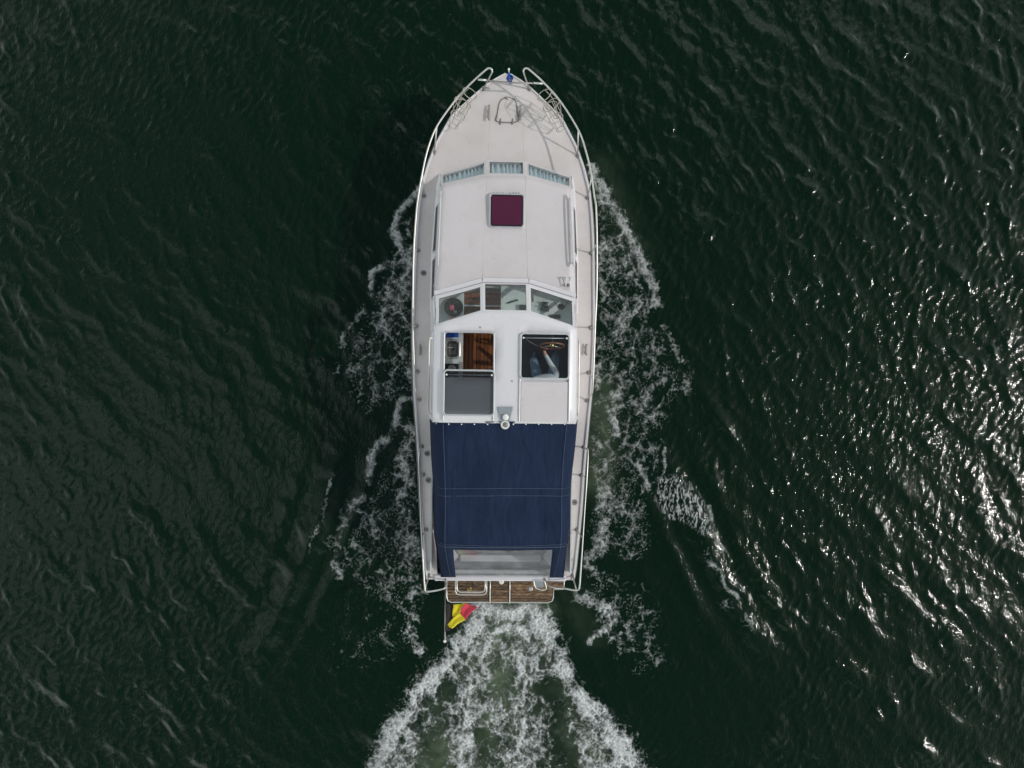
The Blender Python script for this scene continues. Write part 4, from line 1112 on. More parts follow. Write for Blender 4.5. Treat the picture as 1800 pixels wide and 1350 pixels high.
# ------------------------------------------------------------------ navy canopy
ZC = 2.32
cl = [(757, 740.5), (759.7, 791), (760.6, 829), (765, 867), (765.5, 893), (766, 930), (766.5, 961)]
crr = [(1017, 740.5), (1013, 791), (1008, 829), (1004, 860), (1003, 893), (1002.5, 927), (999.6, 961)]
sl = [(778.6, 740.5), (780.5, 791), (782, 829), (783, 860), (783, 893), (782.5, 930), (782, 961)]
sr = [(995, 740.5), (992, 791), (989.5, 829), (988, 860), (987.5, 893), (987, 930), (986, 961)]
rows = []
seamL, seamR = [], []
for k in range(len(cl)):
    t = k / 6
    zt_ = ZC - 0.10 * t - 0.03 * math.sin(math.pi * min(1, t * 1.3))
    zlow = 1.5 - 0.1 * t
    py = cl[k][1]
    a = L(*cl[k], zlow); b = L(*crr[k], zlow)
    la = L(*sl[k], zt_); rb = L(*sr[k], zt_)
    base_l = Vector((-cabin_half(la.y) + 0.0, la.y, deck_z(1.2, la.y) + 0.02)); base_r = Vector((cabin_half(la.y), la.y, deck_z(1.2, la.y) + 0.02))
    r = [base_l, Vector((a.x, la.y, zlow)), lerp((a.x, la.y, zlow), la, 0.55) + Vector((-0.05, 0, 0.09)), lerp((a.x, la.y, zlow), la, 0.86) + Vector((-0.025, 0, 0.05)), la]
    for j in range(1, 14):
        u = j / 14
        p = lerp(la, rb, u); p.z += 0.055 * math.sin(math.pi * u); p.y = la.y + (rb.y - la.y) * u
        r.append(p)
    r += [rb, lerp((b.x, rb.y, zlow), rb, 0.86) + Vector((0.025, 0, 0.05)), lerp((b.x, rb.y, zlow), rb, 0.55) + Vector((0.05, 0, 0.09)), Vector((b.x, rb.y, zlow)), base_r]
    rows.append(r); seamL.append(la); seamR.append(rb)
# refine lengthwise
cols = list(zip(*rows)); fine = [cr(c, 5) for c in cols]
rows = list(zip(*fine))
nr_ = len(rows)
rr2 = []
for i, r in enumerate(rows):
    out = []
    for j, p in enumerate(r):
        t = i / (nr_ - 1)
        sag = -0.045 * math.sin(math.pi * ((t / 0.42) % 1.0 if t < 0.42 else ((t - 0.42) / 0.58) % 1.0)) if 4 < j < 18 else 0
        wr = 0.030 * mnoise.noise(Vector((p.x * 2.2, p.y * 1.6, 3.0))) + 0.024 * mnoise.noise(Vector((p.x * 6.5, p.y * 1.4, 9)))
        if j in (0, len(r) - 1): wr = 0
        bow = 0.028 * math.exp(-((i - 16) / 1.3) ** 2) if 2 < j < 20 else 0     # tube of the canopy frame pushing up
        out.append(p + Vector((0.3 * wr, 0, sag + wr + bow)))
    rr2.append(out)
can = MB().grid(rr2).build('canopy', 'canvas', boat, True, solid=0.006, sub=1)
tag(can, 'navy blue canvas cockpit canopy with stitched seams')
# rear slope of the canopy: side pieces and border around the vinyl window
top_l, top_r = rr2[-1][4], rr2[-1][18]
edge_top = rr2[-1]
wq = [L(797.5, 970, 2.12), L(974, 970, 2.12), L(966, 1012, 1.22), L(801.5, 1014, 1.22)]     # tl tr br bl
def rear_row(t):
    """t = 0 at the top edge, 1 at the transom."""
    y_t = edge_top[11].y; z = 2.16 + (1.08 - 2.16) * t
    res = []
    for k, p in enumerate(edge_top):
        res.append(p)
    return res
bl_ = L(775, 1015, 1.10); br_ = L(991, 1015, 1.10)
foot = []
for j in range(len(edge_top)):
    pxf = float(np.interp(j, [0, 4, 5, 17, 18, 22], [775, 792, 801, 966, 973, 991]))
    foot.append(Vector((L(pxf, 1015, 1.10).x, Y_STERN + 0.055, 1.085)))
rows3 = []
for k in range(13):
    t = k / 12
    rw = []
    for j in range(len(edge_top)):
        p = lerp(edge_top[j], foot[j], t)
        if 3 < j < 19: p.y -= 0.02 * math.sin(math.pi * t)
        rw.append(p)
    rows3.append(rw)
# cut the window: faces whose centre lies inside it become vinyl
nc = len(edge_top); Vv = [p for r in rows3 for p in r]; Fc, Fw = [], []
for i in range(12):
    for j in range(nc - 1):
        f = (i * nc + j, i * nc + j + 1, (i + 1) * nc + j + 1, (i + 1) * nc + j)
        (Fw if (1 <= i < 12 and 5 <= j < 17) else Fc).append(f)
MB().add(Vv, Fc).build('canopy_back', 'canvas', can, True, solid=0.006)
used = sorted({i for f in Fw for i in f}); mp_ = {o: k for k, o in enumerate(used)}
MB().add([Vv[i] for i in used], [tuple(mp_[i] for i in f) for f in Fw]).build('rear_vinyl_window', 'vinyl', can, True)
# stitched seams as flat piping
def seam(pts, name='seam', r=0.0042):
    MB().tube(pts, r, 5).build(name, 'thread', can, True)
up = Vector((0, 0, 0.004))
seam([p + up for p in [r[4] for r in rr2]]); seam([p + up for p in [r[18] for r in rr2]])
seam([r[4] + Vector((0, -0.004, 0.004)) for r in rows3]); seam([r[18] + Vector((0, -0.004, 0.004)) for r in rows3])
for i in (15, 17):
    seam([rr2[i][j] + up * 1.3 + Vector((0, 0.02 * math.sin(math.pi * (j - 2) / 18), 0)) for j in range(2, 21)])
seam([rr2[-2][j] + up * 1.3 + Vector((0, -0.02 * math.sin(math.pi * (j - 2) / 18), 0)) for j in range(2, 21)])
seam([rows3[0][j] + Vector((0, -0.004, 0.004)) for j in range(2, 21)], r=0.007)
for px in (766, 789, 811.5, 834, 857, 902, 924, 946.5, 969, 992, 1012):
    p = L(px, 745, 2.3)
    jx = min(range(len(rr2[0])), key=lambda j: abs(rr2[0][j].x - p.x))
    zz = max(np.interp(p.x, [q.x for q in rr2[k_]], [q.z for q in rr2[k_]]) for k_ in (0, 1)) + 0.004
    MB().lathe([(0.012, 0), (0.012, 0.006), (0.006, 0.01)], (p.x, rr2[0][jx].y - 0.045, zz + 0.002), 8).build('snap_button', 'lamp_white', can, True, 40)

# ------------------------------------------------------------------ swim platform
ZP = 0.36
pl0, pl1 = L(787, 1022, ZP), L(972, 1058, ZP)
ext = L(991, 1034, ZP)
plat = MB().box(pl0.x, pl1.x, pl1.y, Y_STERN - 0.02, ZP - 0.07, ZP - 0.035).build('swim_platform', 'black', boat)
tag(plat, 'weathered teak swim platform with steel edge rail')
npk = 10
y_a, y_b = Y_STERN - 0.03, pl1.y
wpk = (y_a - y_b) / npk
xs1, xs2 = L(862.6, 1040, ZP).x, L(897, 1040, ZP).x
for k in range(npk):
    ya, yb = y_a - k * wpk - 0.003, y_a - (k + 1) * wpk + 0.003
    xe = pl1.x if ya < ext.y else ext.x
    for xa, xb in ((pl0.x, xs1 - 0.03), (xs1 + 0.01, xs2 - 0.03), (xs2 + 0.01, xe)):
        dz = 0.006 * random.random()
        MB().box(xa, xb, yb, ya, ZP - 0.035, ZP - 0.008 + dz).build('plank', 'teak', plat, bevel=0.003, seg=1)
for x in (xs1 - 0.01, xs2 - 0.01):
    MB().tube([(x, y_a, ZP + 0.01), (x, pl1.y - 0.02, ZP + 0.01), (x, pl1.y - 0.03, ZP - 0.12)], 0.013, 8).build('ladder_rail', 'steel', plat, True)
edge = [(pl0.x - 0.015, y_a, ZP), (pl0.x - 0.015, pl1.y + 0.08, ZP), (pl0.x + 0.01, pl1.y + 0.015, ZP), (pl0.x + 0.07, pl1.y - 0.012, ZP), (pl1.x - 0.09, pl1.y - 0.012, ZP),
        (pl1.x - 0.02, pl1.y + 0.015, ZP), (pl1.x + 0.005, pl1.y + 0.08, ZP), (pl1.x + 0.008, ext.y - 0.02, ZP), (ext.x, ext.y - 0.015, ZP), (ext.x + 0.01, y_a, ZP)]
MB().tube(edge, 0.012, 8).build('edge_rail', 'steel', plat, True)
for (x, y) in ((L(825, 1035, ZP).x, L(825, 1035, ZP).y), (L(933, 1035, ZP).x, L(933, 1035, ZP).y)):
    MB().box(x - 0.035, x + 0.035, y - 0.03, y + 0.03, ZP - 0.004, ZP + 0.012).build('platform_bracket', 'brass' if x < 0 else 'alu', plat, bevel=0.006)
# folded boarding ladder frames (two nested loops)
for (x0p, x1p, y1p, z) in ((801, 855, 1045.5, 0.60), (803.5, 852.5, 1041, 0.66)):
    a = L(x0p, 1022, z); b = L(x1p, y1p, z)
    pts = [(a.x, Y_STERN - 0.01, z), (a.x, b.y + 0.06, z), (a.x + 0.02, b.y + 0.015, z), (a.x + 0.07, b.y, z), (b.x - 0.07, b.y, z), (b.x - 0.02, b.y + 0.015, z), (b.x, b.y + 0.06, z), (b.x, Y_STERN - 0.01, z)]
    MB().tube(pts, 0.013, 8).build('boarding_ladder', 'steel', boat, True)
a = L(805, 1023, 0.6); b = L(851, 1032, 0.6)
a = L(937, 1023, 0.62); b = L(960, 1035, 0.62)
MB().tube(cr([(a.x, Y_STERN - 0.01, 0.62), (a.x + 0.05, b.y + 0.02, 0.62), (b.x, b.y, 0.62), (b.x - 0.08, Y_STERN - 0.01, 0.62)]), 0.013, 8).build('step_bracket', 'steel', boat, True)
MB().box(a.x + 0.03, b.x - 0.05, b.y + 0.02, Y_STERN - 0.01, 0.60, 0.615).build('step_plate', 'greyplate', boat, bevel=0.004)
p = L(881.5, 1021.5, 1.05)
MB().lathe([(0.045, 0), (0.045, 0.05), (0.03, 0.065)], (p.x, Y_STERN - 0.03, 1.0), 14).build('stern_light', 'lamp_white', boat, True, 40)

# ------------------------------------------------------------------ deck hardware
def foot_at(px, py):
    z = 1.1
    for _ in range(4):
        p = L(px, py, z); z = deck_z(abs(p.x), p.y)
    return Vector((p.x, p.y, z))
def rail_at(px, py, h):
    z = 1.6
    for _ in range(4):
        p = L(px, py, z); z = sheer(p.y) + h
    return Vector((p.x, p.y, z))
def stanchion_base(p, parent):
    MB().lathe([(0.042, 0), (0.042, 0.008), (0.026, 0.014), (0.02, 0.045)], p - Vector((0, 0, 0.004)), 12).build('stanchion_base', 'dull_steel', parent, True, 40)
def near_on(path, p, fwd=0.0):
    return min(path, key=lambda q: (Vector((q.x, q.y)) - Vector((p.x, p.y + fwd))).length)
def guard(points, feet, ends, label, r=0.0145):
    path = cr([rail_at(*q) for q in points], 6)
    full = ([ends[0]] if ends[0] is not None else []) + path + ([ends[1]] if ends[1] is not None else [])
    g = MB().tube(full, r, 8).build('guard_rail', 'steel', boat, True)
    tag(g, label)
    for (px, py, fw) in feet:
        f = foot_at(px, py); t = near_on(path, f, fw)
        MB().tube([f, t], 0.0125, 8).build('stanchion', 'steel', g, True)
        stanchion_base(f, g)
    for e in ends:
        if e is not None: stanchion_base(e, g)
    return g
H = 0.56
guard([(865.5, 126, .60), (864, 121.5, H + .06), (859, 120, H + .06), (852, 124.5, H + .06), (833, 141.5, H + .04), (809, 166, H), (784, 198, H), (765, 228, H), (751, 266, H), (741, 312, H), (734.5, 351, H), (731, 385, H), (727.5, 440, H - .02),
       (726, 508, H - .04), (726, 573, H - .06), (728, 640, H - .08), (730.5, 685, H - .12)],
      [(763.5, 268, .30), (745.5, 344, .22), (735, 440, 0.03), (732, 573, 0), (734, 653, -.12)], (foot_at(850, 156), foot_at(737, 702)), 'port bow guard rail')
guard([(920, 126, .60), (921.5, 121.5, H + .06), (926, 120, H + .06), (933, 124.5, H + .06), (954, 143.5, H + .04), (984.5, 177.5, H), (1016.6, 228.5, H), (1030, 266, H), (1039, 304, H), (1045, 345.6, H), (1048, 367, H), (1049.6, 442, H - .02),
       (1048.7, 518, H - .04), (1046, 576, H - .06), (1043, 659, H - .08), (1041, 690, H - .12)],
      [(1015.6, 274, .30), (1032.6, 347.5, .22), (1039, 445, 0.03), (1038, 576, 0), (1034.5, 655, -.12)], (foot_at(930.6, 156.7), foot_at(1031.7, 704)), 'starboard bow guard rail')
guard([(737, 795, .38), (736.5, 810, H - .1), (738, 850, H - .06), (741, 930, H - .06), (744, 990, H - .06), (746.5, 1030, H - .06), (748.5, 1039, H - .06), (757, 1039.5, H - .06), (772, 1037, H - .06), (781.5, 1034, H - .06), (784, 1028, H - .12)],
      [(743.6, 834.6, .05), (749, 931, -.05), (754, 1012, -.1)], (foot_at(741, 785), foot_at(783, 1018)), 'port stern guard rail')
guard([(1031, 789, .38), (1033.5, 796, H - .1), (1031, 848, H - .06), (1028, 890, H - .06), (1025, 937, H - .06), (1021, 1000, H - .06), (1018.8, 1030, H - .06), (1016, 1037, H - .06), (1008, 1037.5, H - .06), (990, 1034, H - .1), (976, 1033.5, H - .16), (964, 1030, H - .3)],
      [(1022, 835.5, .05), (1013.7, 931, -.05), (1007, 1012, -.1)], (foot_at(1026, 786), foot_at(957, 1018)), 'starboard stern guard rail')
# cross wire between the two bow rails
a = rail_at(840, 140, H + .02); b = rail_at(955, 147, H + .02)
MB().tube([a, lerp(a, b, 0.5) + Vector((0, 0, -0.04)), b], 0.013, 8).build('bow_cross_bar', 'dull_steel', boat, True)
MB().tube([a, a + (b - a).normalized() * 0.14], 0.017, 8).build('cross_bar_clamp', 'alu', boat, True)
MB().tube([b, b - (b - a).normalized() * 0.16], 0.017, 8).build('cross_bar_clamp', 'alu', boat, True)

# fender baskets (steel wire rings leaning on the bow rails)
def oval(c, u, v, a, b, n=22):
    return [Vector(c) + u * (a * math.cos(2 * math.pi * k / n)) + v * (b * math.sin(2 * math.pi * k / n)) for k in range(n)]
def basket(top, mid, low, sd, lab):
    ax_ = (Vector(low) - Vector(top)).normalized(); u = ax_.cross(Vector((0, 0, 1))).normalized(); v = u.cross(ax_).normalized()
    root = MB().tube(oval(top, u, v, 0.125, 0.125), 0.0075, 6, True).build('fender_basket', 'wire', boat, True)
    tag(root, lab)
    MB().tube(oval(mid, u, v, 0.125, 0.125), 0.0065, 6, True).build('basket_ring', 'wire', root, True)
    MB().tube(oval(low, u, v, 0.07, 0.07), 0.0065, 6, True).build('basket_ring', 'wire', root, True)
    for k in range(4):
        t = R(45 + 90 * k); d = u * math.cos(t) + v * math.sin(t)
        MB().tube(cr([Vector(top) + d * 0.125, Vector(mid) + d * 0.125, Vector(low) + d * 0.07]), 0.006, 6).build('basket_wire', 'wire', root, True)
    return root
ZB = 1.92
for sd, pts, lab in ((-1, ((826, 164), (811, 180), (803, 199)), 'forward wire fender basket on the port bow rail'), (1, ((957, 167), (971, 183), (980, 203)), 'forward wire fender basket on the starboard bow rail')):
    basket(L(*pts[0], 1.94), L(*pts[1], 1.80), L(*pts[2], 1.60), sd, lab)
for sd, pts, lab in ((-1, ((815, 183), (805, 203), (797, 222)), 'aft wire fender basket on the port bow rail'), (1, ((967, 187), (977, 208), (985, 227)), 'aft wire fender basket on the starboard bow rail')):
    basket(L(*pts[0], 1.86), L(*pts[1], 1.72), L(*pts[2], 1.52), sd, lab)

# anchor locker lid
lid_px = [(873.5, 214), (874.5, 200), (878, 181), (884, 174), (891.5, 171), (899, 173), (906, 177.5), (908.5, 195), (910, 214)]
lp = [foot_at(*q) + Vector((0, 0, 0.010)) for q in lid_px]
lk = MB().slab(lp[::-1], 0.012).build('anchor_locker_lid', 'deck', boat, bevel=0.003)
MB().tube([p + Vector((0, 0, 0.0)) for p in cr(lp, 4, True)], 0.0065, 6, True).build('lid_seal', 'rubber', lk, True)
for q in ((879.6, 214), (901, 214)):
    p = foot_at(*q); MB().box(p.x - 0.012, p.x + 0.012, p.y - 0.05, p.y + 0.05, p.z + 0.0, p.z + 0.022).build('lid_hinge', 'dull_steel', lk, bevel=0.004)
p = foot_at(891.5, 173); MB().lathe([(0.028, 0), (0.028, 0.02), (0.018, 0.028)], p + Vector((0, 0, 0.008)), 12).build('lid_latch', 'dull_steel', lk, True, 40)
a = foot_at(890, 180); b = foot_at(889, 190); c_ = foot_at(897, 203)
MB().tube(cr([a + Vector((0, 0, .02)), b + Vector((0, 0, .018)), c_ + Vector((0, 0, .018)), c_ + Vector((.03, -.02, .016))]), 0.003, 5).build('lid_lanyard', 'rope', lk, True)

# cleats
def cleat(px, py, ang, L_=0.22, twin=False):
    p = foot_at(px, py); d = Vector((math.sin(R(ang)), math.cos(R(ang)), 0))
    root = MB().tube([p - d * L_ / 2 + Vector((0, 0, .055)), p - d * L_ * 0.25 + Vector((0, 0, .062)), p + d * L_ * 0.25 + Vector((0, 0, .062)), p + d * L_ / 2 + Vector((0, 0, .055))], 0.017, 8).build('mooring_cleat', 'dull_steel', boat, True)
    for s in (-1, 1):
        MB().lathe([(0.022, 0), (0.018, 0.02), (0.013, 0.06)], p + d * (s * 0.045) - Vector((0, 0, 0.003)), 10).build('cleat_post', 'steel', root, True)
    MB().box(p.x - 0.024, p.x + 0.024, p.y - 0.075, p.y + 0.075, p.z - 0.01, p.z + 0.006).build('cleat_base', 'dull_steel', root, bevel=0.004)
    return root
cleat(859.5, 200, 0, 0.26); cleat(914.5, 200, 0, 0.26)
cleat(738.5, 615, 0, 0.2); cleat(1030, 615, 0, 0.2); cleat(757, 991, 0, 0.2); cleat(1003.5, 991, 0, 0.2)
for q in ((744.5, 480), (751, 797), (753, 844), (1010, 883)):
    p = foot_at(*q)
    f = MB().lathe([(0.052, -0.01), (0.052, 0.006), (0.046, 0.011), (0.036, 0.011), (0.034, 0.006)], p, 18).build('deck_filler_cap', 'dull_steel', boat, True, 30)
    MB().box(p.x - 0.022, p.x + 0.022, p.y - 0.005, p.y + 0.005, p.z + 0.005, p.z + 0.012).build('cap_slot', 'black', f)
# fairleads at the stem
p = foot_at(897, 139); MB().box(p.x - 0.03, p.x + 0.03, p.y - 0.05, p.y + 0.05, p.z - 0.01, p.z + 0.025).build('stem_fitting', 'dull_steel', boat, bevel=0.006)

# ------------------------------------------------------------------ things aboard that are not part of the boat
ROT = Euler((0, R(2.0), R(-0.74)))
def aboard(name, base, label, cat):
    """An Empty at a thing's base, standing in the boat's frame."""
    e = bpy.data.objects.new(name, None); e.location = MW @ Vector(base); e.rotation_euler = ROT
    col.objects.link(e); tag(e, label, cat); return e
def rel(mb, base):
    mb.v = [tuple(Vector(p) - Vector(base)) for p in mb.v]; return mb

# black round pan with a pink lid knob on the port shelf
base = L(798, 541, zd); base.z = zd
pan = aboard('cooking_pan', base, 'round black pan with pink sponge behind the port windscreen pane', 'pan')
MB().lathe([(0.12, 0.0), (0.15, 0.02), (0.158, 0.07), (0.15, 0.07), (0.142, 0.025), (0.10, 0.012)], (0, 0, 0), 32).build('pan_body', 'black', pan, True, 40)
MB().box(-0.075, 0.0, -0.05, 0.045, 0.016, 0.05).build('sponge', 'pink', pan, bevel=0.02, seg=3)
MB().lathe([(0.03, 0), (0.03, 0.02), (0.02, 0.03)], (0.02, -0.07, 0.018), 12).build('cup', 'greyplate', pan, True, 40)
MB().tube([(-0.02, -0.15, 0.06), (-0.05, -0.22, 0.075)], 0.012, 8).build('pan_handle', 'pink', pan, True)
# blue towel on the galley worktop
a, b = L(784, 584, cz + .02), L(806, 592, cz + .02)
base = Vector(((a.x + b.x) / 2, (a.y + b.y) / 2, cz))
rows = []
for i in range(9):
    rows.append([(-(b.x - a.x) / 2 + (b.x - a.x) * i / 8, -0.05 + 0.13 * j / 6, 0.012 + 0.012 * abs(math.sin(i * 1.1 + j * 0.7))) for j in range(7)])
tw = MB().grid(rows).build('towel', 'bluecloth', None, True, solid=0.008)
tw.location = MW @ base; tw.rotation_euler = ROT
tag(tw, 'folded blue towel on the galley worktop beside the sink', 'towel')

# flags
def strip_cloth(pts_rows, name, mat, parent):
    return MB().grid(pts_rows).build(name, mat, parent, True, solid=0.004)
pb_, pt_ = L(783, 1021, 1.05), L(782, 1127, 1.95)
base = pb_
ens = aboard('stern_flag', base, 'black, yellow and red flag folded in the wind on a staff at the stern', 'flag')
st_ = rel(MB().tube([pb_, pt_], 0.011, 8), base).build('flagstaff', 'dull_steel', ens, True)
rel(MB().lathe([(0.008, -0.02), (0.02, 0.0), (0.026, 0.012), (0.016, 0.03)], pt_, 12), base).build('staff_cap', 'lamp_white', ens, True, 40)
def on(px, py, dz=0.0):
    t = (py - 1021) / 106.0; z = 1.05 + 0.9 * t + dz - (px - 783) * 0.002
    return L(px, py, z)
def cloth(quad, name, mat, amp, ph, n=10):
    rows = []
    for i in range(n + 1):
        r = []
        for j in range(n + 1):
            u, v = i / n, j / n
            p = lerp(lerp(quad[0], quad[1], u), lerp(quad[3], quad[2], u), v)
            p = p + Vector((0.012 * math.sin(v * 5 + ph), 0.008 * math.sin(u * 6 + ph), amp * math.sin(u * 4.5 + v * 2.0 + ph) + 0.4 * amp * math.sin(u * 11 - v * 5 + ph)))
            r.append(tuple(p))
        rows.append(r)
    return rel(MB().grid(rows), base).build(name, mat, ens, True, solid=0.004)
cloth([on(783.5, 1060), on(796, 1063), on(797, 1086), on(783.5, 1111)], 'black_stripe', 'flag_black', 0.02, 0.3)
cloth([on(783.5, 1098, -.02), on(790, 1098, -.02), on(796, 1105, -.02), on(783.5, 1112, -.02)], 'black_stripe', 'flag_black', 0.01, 0.8)
cloth([on(795.5, 1063), on(818, 1060), on(809, 1077), on(796.5, 1087)], 'yellow_stripe', 'flag_yellow', 0.022, 1.2)
cloth([on(818, 1060, .02), on(838, 1068, .02), on(817.5, 1090, .02), on(807, 1078, .02)], 'red_stripe', 'flag_red', 0.026, 2.0)
cloth([on(807.5, 1078, .03), on(818, 1089, .03), on(794, 1105, .03), on(785, 1099, .03)], 'yellow_stripe', 'flag_yellow', 0.02, 2.7)

fb, ft = L(896, 146, 1.50), L(894.5, 122, 2.15)
base = Vector((fb.x, fb.y, deck_z(abs(fb.x), fb.y)))
bf = aboard('bow_flag', base, 'small blue flag hanging limp from a short white staff at the bow', 'flag')
rel(MB().tube([base, ft], 0.009, 8), base).build('flagstaff', 'lamp_white', bf, True)
rel(MB().lathe([(0.006, -0.02), (0.018, 0.0), (0.018, 0.015), (0.008, 0.025)], ft, 10), base).build('staff_cap', 'lamp_white', bf, True, 40)
rows = []
for i in range(13):
    t = i / 12; r = []
    c_ = lerp(L(895, 129, 2.05), L(897, 147, 1.78), t)
    wdt = 0.022 + 0.032 * math.sin(math.pi * min(1, t * 1.1))
    for j in range(9):
        u = j / 8 - 0.5
        r.append((c_.x + u * 2 * wdt + 0.012 * math.sin(7 * t), c_.y + 0.02 * math.sin(u * 9), c_.z + 0.035 * math.cos(u * 10 + t * 3)))
    rows.append(r)
rel(MB().grid(rows), base).build('flag_cloth', 'flag_blue', bf, True, solid=0.004)
p = L(898, 139, 1.95)
for k in range(7):
    t = 2 * math.pi * k / 7
    q = Vector((p.x - 0.01 + 0.015 * math.cos(t), p.y + 0.03 * math.sin(t), p.z + 0.006))
    rel(MB().lathe([(0.005, 0), (0.004, 0.004)], q, 6), base).build('flag_star', 'flag_yellow', bf)

# ------------------------------------------------------------------ helmsman
pbase = L(959, 686, 0.94); pbase.z = 0.94
person = aboard('person', pbase, 'person in grey top and blue jeans seated at the helm, one hand on the wheel', 'person')
def Q(px, py, z): return L(px, py, z) - pbase
PV, PE, PR = [], [], []
def node(p, r): PV.append(Vector(p)); PR.append(r); return len(PV) - 1
def bone(a, b): PE.append((a, b))
pel = node(Q(959, 682, 1.06), (0.165, 0.125))
bel = node(Q(959, 677, 1.22), (0.15, 0.12)); bone(pel, bel)
che = node(Q(959, 667, 1.40), (0.165, 0.12)); bone(bel, che)
upc = node(Q(959, 667, 1.50), (0.13, 0.10)); bone(che, upc)
nek = node(Q(959, 676, 1.59), (0.06, 0.06)); bone(upc, nek)
hd0 = node(Q(959, 683, 1.70), (0.075, 0.085)); bone(nek, hd0)
hd1 = node(Q(959, 684, 1.78), (0.080, 0.098)); bone(hd0, hd1)
hd2 = node(Q(959, 686, 1.86), (0.06, 0.075)); bone(hd1, hd2)
# legs
for sx, kx, ky, fx_, fy_ in ((950, 938, 634, 939, 618), (968, 976, 630, 977, 614)):
    h_ = node(Q(sx, 684, 1.04), (0.115, 0.105)); bone(pel, h_)
    m_ = node(Q((sx + kx) / 2, (684 + ky) / 2, 1.09), (0.100, 0.092)); bone(h_, m_)
    k_ = node(Q(kx, ky, 1.10), (0.080, 0.076)); bone(m_, k_)
    cf = node(Q(kx, ky - 3, 0.88), (0.06, 0.06)); bone(k_, cf)
    an = node(Q(fx_, ky - 2, 0.66), (0.042, 0.042)); bone(cf, an)
    to = node(Q(fx_, ky - 22, 0.60), (0.036, 0.045)); bone(an, to)
# arms: right one reaches forward to the wheel, left one rests in the lap
sh = node(Q(975, 667, 1.48), (0.072, 0.072)); bone(upc, sh)
el = node(Q(978.5, 655, 1.38), (0.052, 0.052)); bone(sh, el)
fa = node(Q(968, 640, 1.46), (0.046, 0.046)); bone(el, fa)
wr = node(Q(958.5, 623, 1.56), (0.030, 0.034)); bone(fa, wr)
pm = node(Q(956, 616, 1.61), (0.034, 0.026)); bone(wr, pm)
sh2 = node(Q(943, 668, 1.48), (0.072, 0.072)); bone(upc, sh2)
el2 = node(Q(934, 690, 1.25), (0.052, 0.052)); bone(sh2, el2)
wr2 = node(Q(943, 679, 1.17), (0.034, 0.034)); bone(el2, wr2)
pm2 = node(Q(947, 675, 1.165), (0.036, 0.026)); bone(wr2, pm2)
# fingers: own chains rooted in the palm, curled over the rim
def finger(pts, r):
    prev = None
    for k, p in enumerate(pts):
        i = node(p, (r * (1 - 0.12 * k), r * (1 - 0.12 * k)))
        if prev is not None: bone(prev, i)
        prev = i
for k, (dx, ln) in enumerate(((-3.0, 0.95), (-1.0, 1.05), (1.0, 1.0), (3.0, 0.8))):
    finger([Q(956 + dx * 0.8, 617, 1.64), Q(955.5 + dx, 612.5, 1.69), Q(955.5 + dx * 1.05, 612.5 - 4 * ln, 1.715), Q(955.5 + dx * 1.05, 612.5 - 7.2 * ln, 1.70), Q(955.5 + dx, 612.5 - 8.0 * ln, 1.665)], 0.0098)
finger([Q(958, 620, 1.62), Q(961, 616, 1.65), Q(962, 612, 1.665), Q(960.5, 609.5, 1.66)], 0.0108)
for k, dx in enumerate((-2.5, -0.8, 0.9, 2.6)):
    finger([Q(947, 675 + dx, 1.165), Q(950.5, 673 + dx, 1.17), Q(953.5, 672 + dx, 1.165), Q(955, 672.5 + dx, 1.15)], 0.0098)
finger([Q(944, 676, 1.175), Q(947, 672, 1.185), Q(950, 670.5, 1.18)], 0.0108)
sk_me = bpy.data.meshes.new('skeleton'); sk_me.from_pydata(PV, PE, [])
so = bpy.data.objects.new('skeleton', sk_me); col.objects.link(so)
so.modifiers.new('skin', 'SKIN').use_smooth_shade = True
ly = sk_me.skin_vertices[0].data if sk_me.skin_vertices else None
if ly is None:
    bm = bmesh.new(); bm.from_mesh(sk_me); bm.verts.layers.skin.verify(); bm.to_mesh(sk_me); bm.free()
    ly = sk_me.skin_vertices[0].data
for i, r in enumerate(PR):
    ly[i].radius = r
ly[pel].use_root = True
sb = so.modifiers.new('sub', 'SUBSURF'); sb.levels = 2; sb.render_levels = 2
dg = bpy.context.evaluated_depsgraph_get(); dg.update()
bme = bpy.data.meshes.new_from_object(so.evaluated_get(dg))
bpy.data.objects.remove(so)
bme.name = 'body'
bme.materials.clear()
for k in ('shirt', 'jeans', 'skin', 'shoe'): bme.materials.append(M[k])
wv = PV[wr] ; wv2 = PV[wr2]; nkz = PV[nek].z
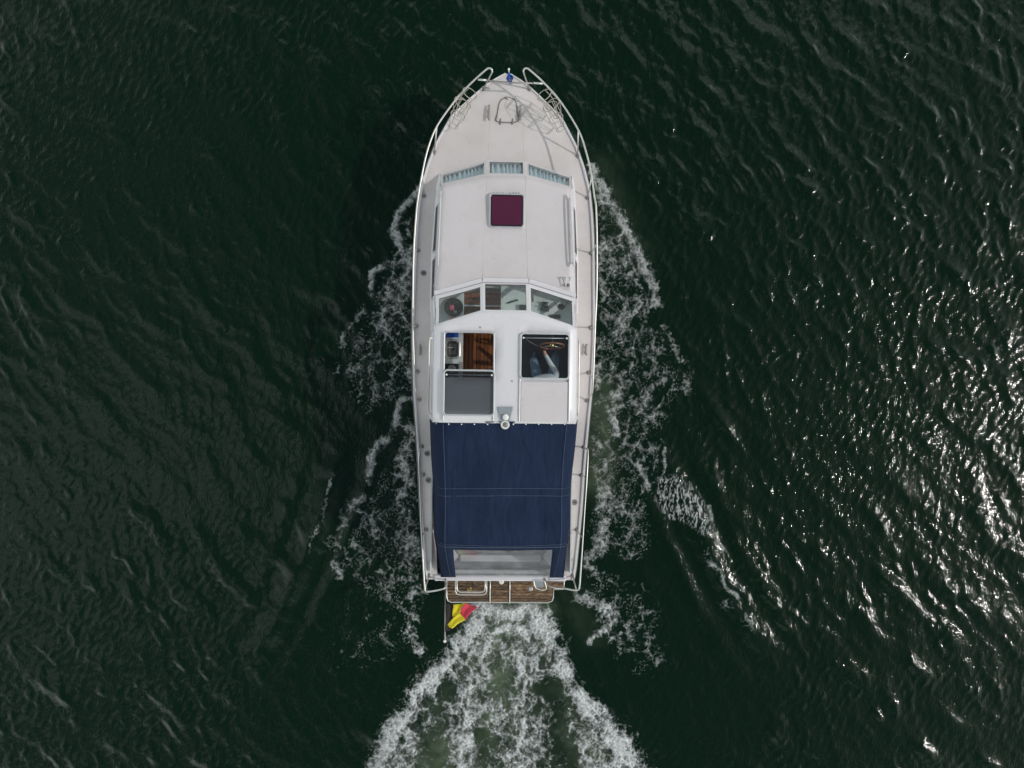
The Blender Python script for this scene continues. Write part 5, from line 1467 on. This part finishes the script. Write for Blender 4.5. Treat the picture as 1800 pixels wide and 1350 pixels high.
for f in bme.polygons:
    c_ = f.center; k = 0
    if c_.z > nkz + 0.0: k = 2
    if (c_ - PV[pm]).length < 0.13 and (c_ - PV[wr]).dot(PV[pm] - PV[wr]) > 0: k = 2
    if (c_ - PV[pm2]).length < 0.12 and (c_ - PV[wr2]).dot(PV[pm2] - PV[wr2]) > 0: k = 2
    if k == 0 and c_.z < (1.12 - pbase.z) and not (c_ - PV[el2]).length < 0.12 and not (c_ - PV[wr2]).length < 0.06: k = 1
    if k == 0 and c_.y > Q(959, 668, 1.1).y and abs(c_.z - (1.10 - pbase.z)) < 0.10 and (c_ - PV[el]).length > 0.14 and (c_ - PV[wr2]).length > 0.08 and c_.z < (1.22 - pbase.z): k = 1
    if c_.z < (0.66 - pbase.z): k = 3
    f.material_index = k; f.use_smooth = True
body = link('body', bme, None, person)
# face and hair
hc = PV[hd1]
fd = Vector((0, 1, 0))
for s in (-1, 1):
    MB().lathe([(0.001, -0.011), (0.009, -0.006), (0.011, 0), (0.009, 0.006), (0.001, 0.011)], hc + Vector((s * 0.032, 0.088, -0.005)), 10).build('eye', 'lamp_white', body, True)
    MB().lathe([(0.004, -0.03), (0.012, -0.015), (0.014, 0.01), (0.006, 0.03)], hc + Vector((s * 0.082, -0.005, -0.02)), 8).build('ear', 'skin', body, True)
MB().add([hc + Vector(p) for p in ((-0.008, 0.092, 0.015), (0.008, 0.092, 0.015), (0.017, 0.09, -0.035), (-0.017, 0.09, -0.035), (0, 0.122, -0.028))], [(0, 1, 4), (1, 2, 4), (2, 3, 4), (3, 0, 4), (0, 3, 2, 1)]).build('nose', 'skin', body, True)
MB().tube([hc + Vector(p) for p in ((-0.026, 0.086, -0.062), (0, 0.094, -0.06), (0.026, 0.086, -0.062))], 0.006, 6).build('mouth', 'pink', body, True)
rows = []
for i in range(9):
    th = R(5 + 78 * i / 8); r = []
    for j in range(20):
        ph = 2 * math.pi * j / 20
        lim = 0.75 + 0.25 * (1 - math.sin(ph)) / 2
        t2 = th * (1.18 if math.sin(ph) < 0.2 else 0.80)
        r.append(hc + Vector((0.094 * math.sin(t2) * math.cos(ph), 0.112 * math.sin(t2) * math.sin(ph) - 0.006, 0.002 + 0.13 * math.cos(t2) + 0.003 * math.sin(ph * 9 + i))))
    rows.append(r)
MB().grid(rows, True).add(rows[0], [tuple(range(20))]).build('hair', 'hair', person, True, solid=0.01)
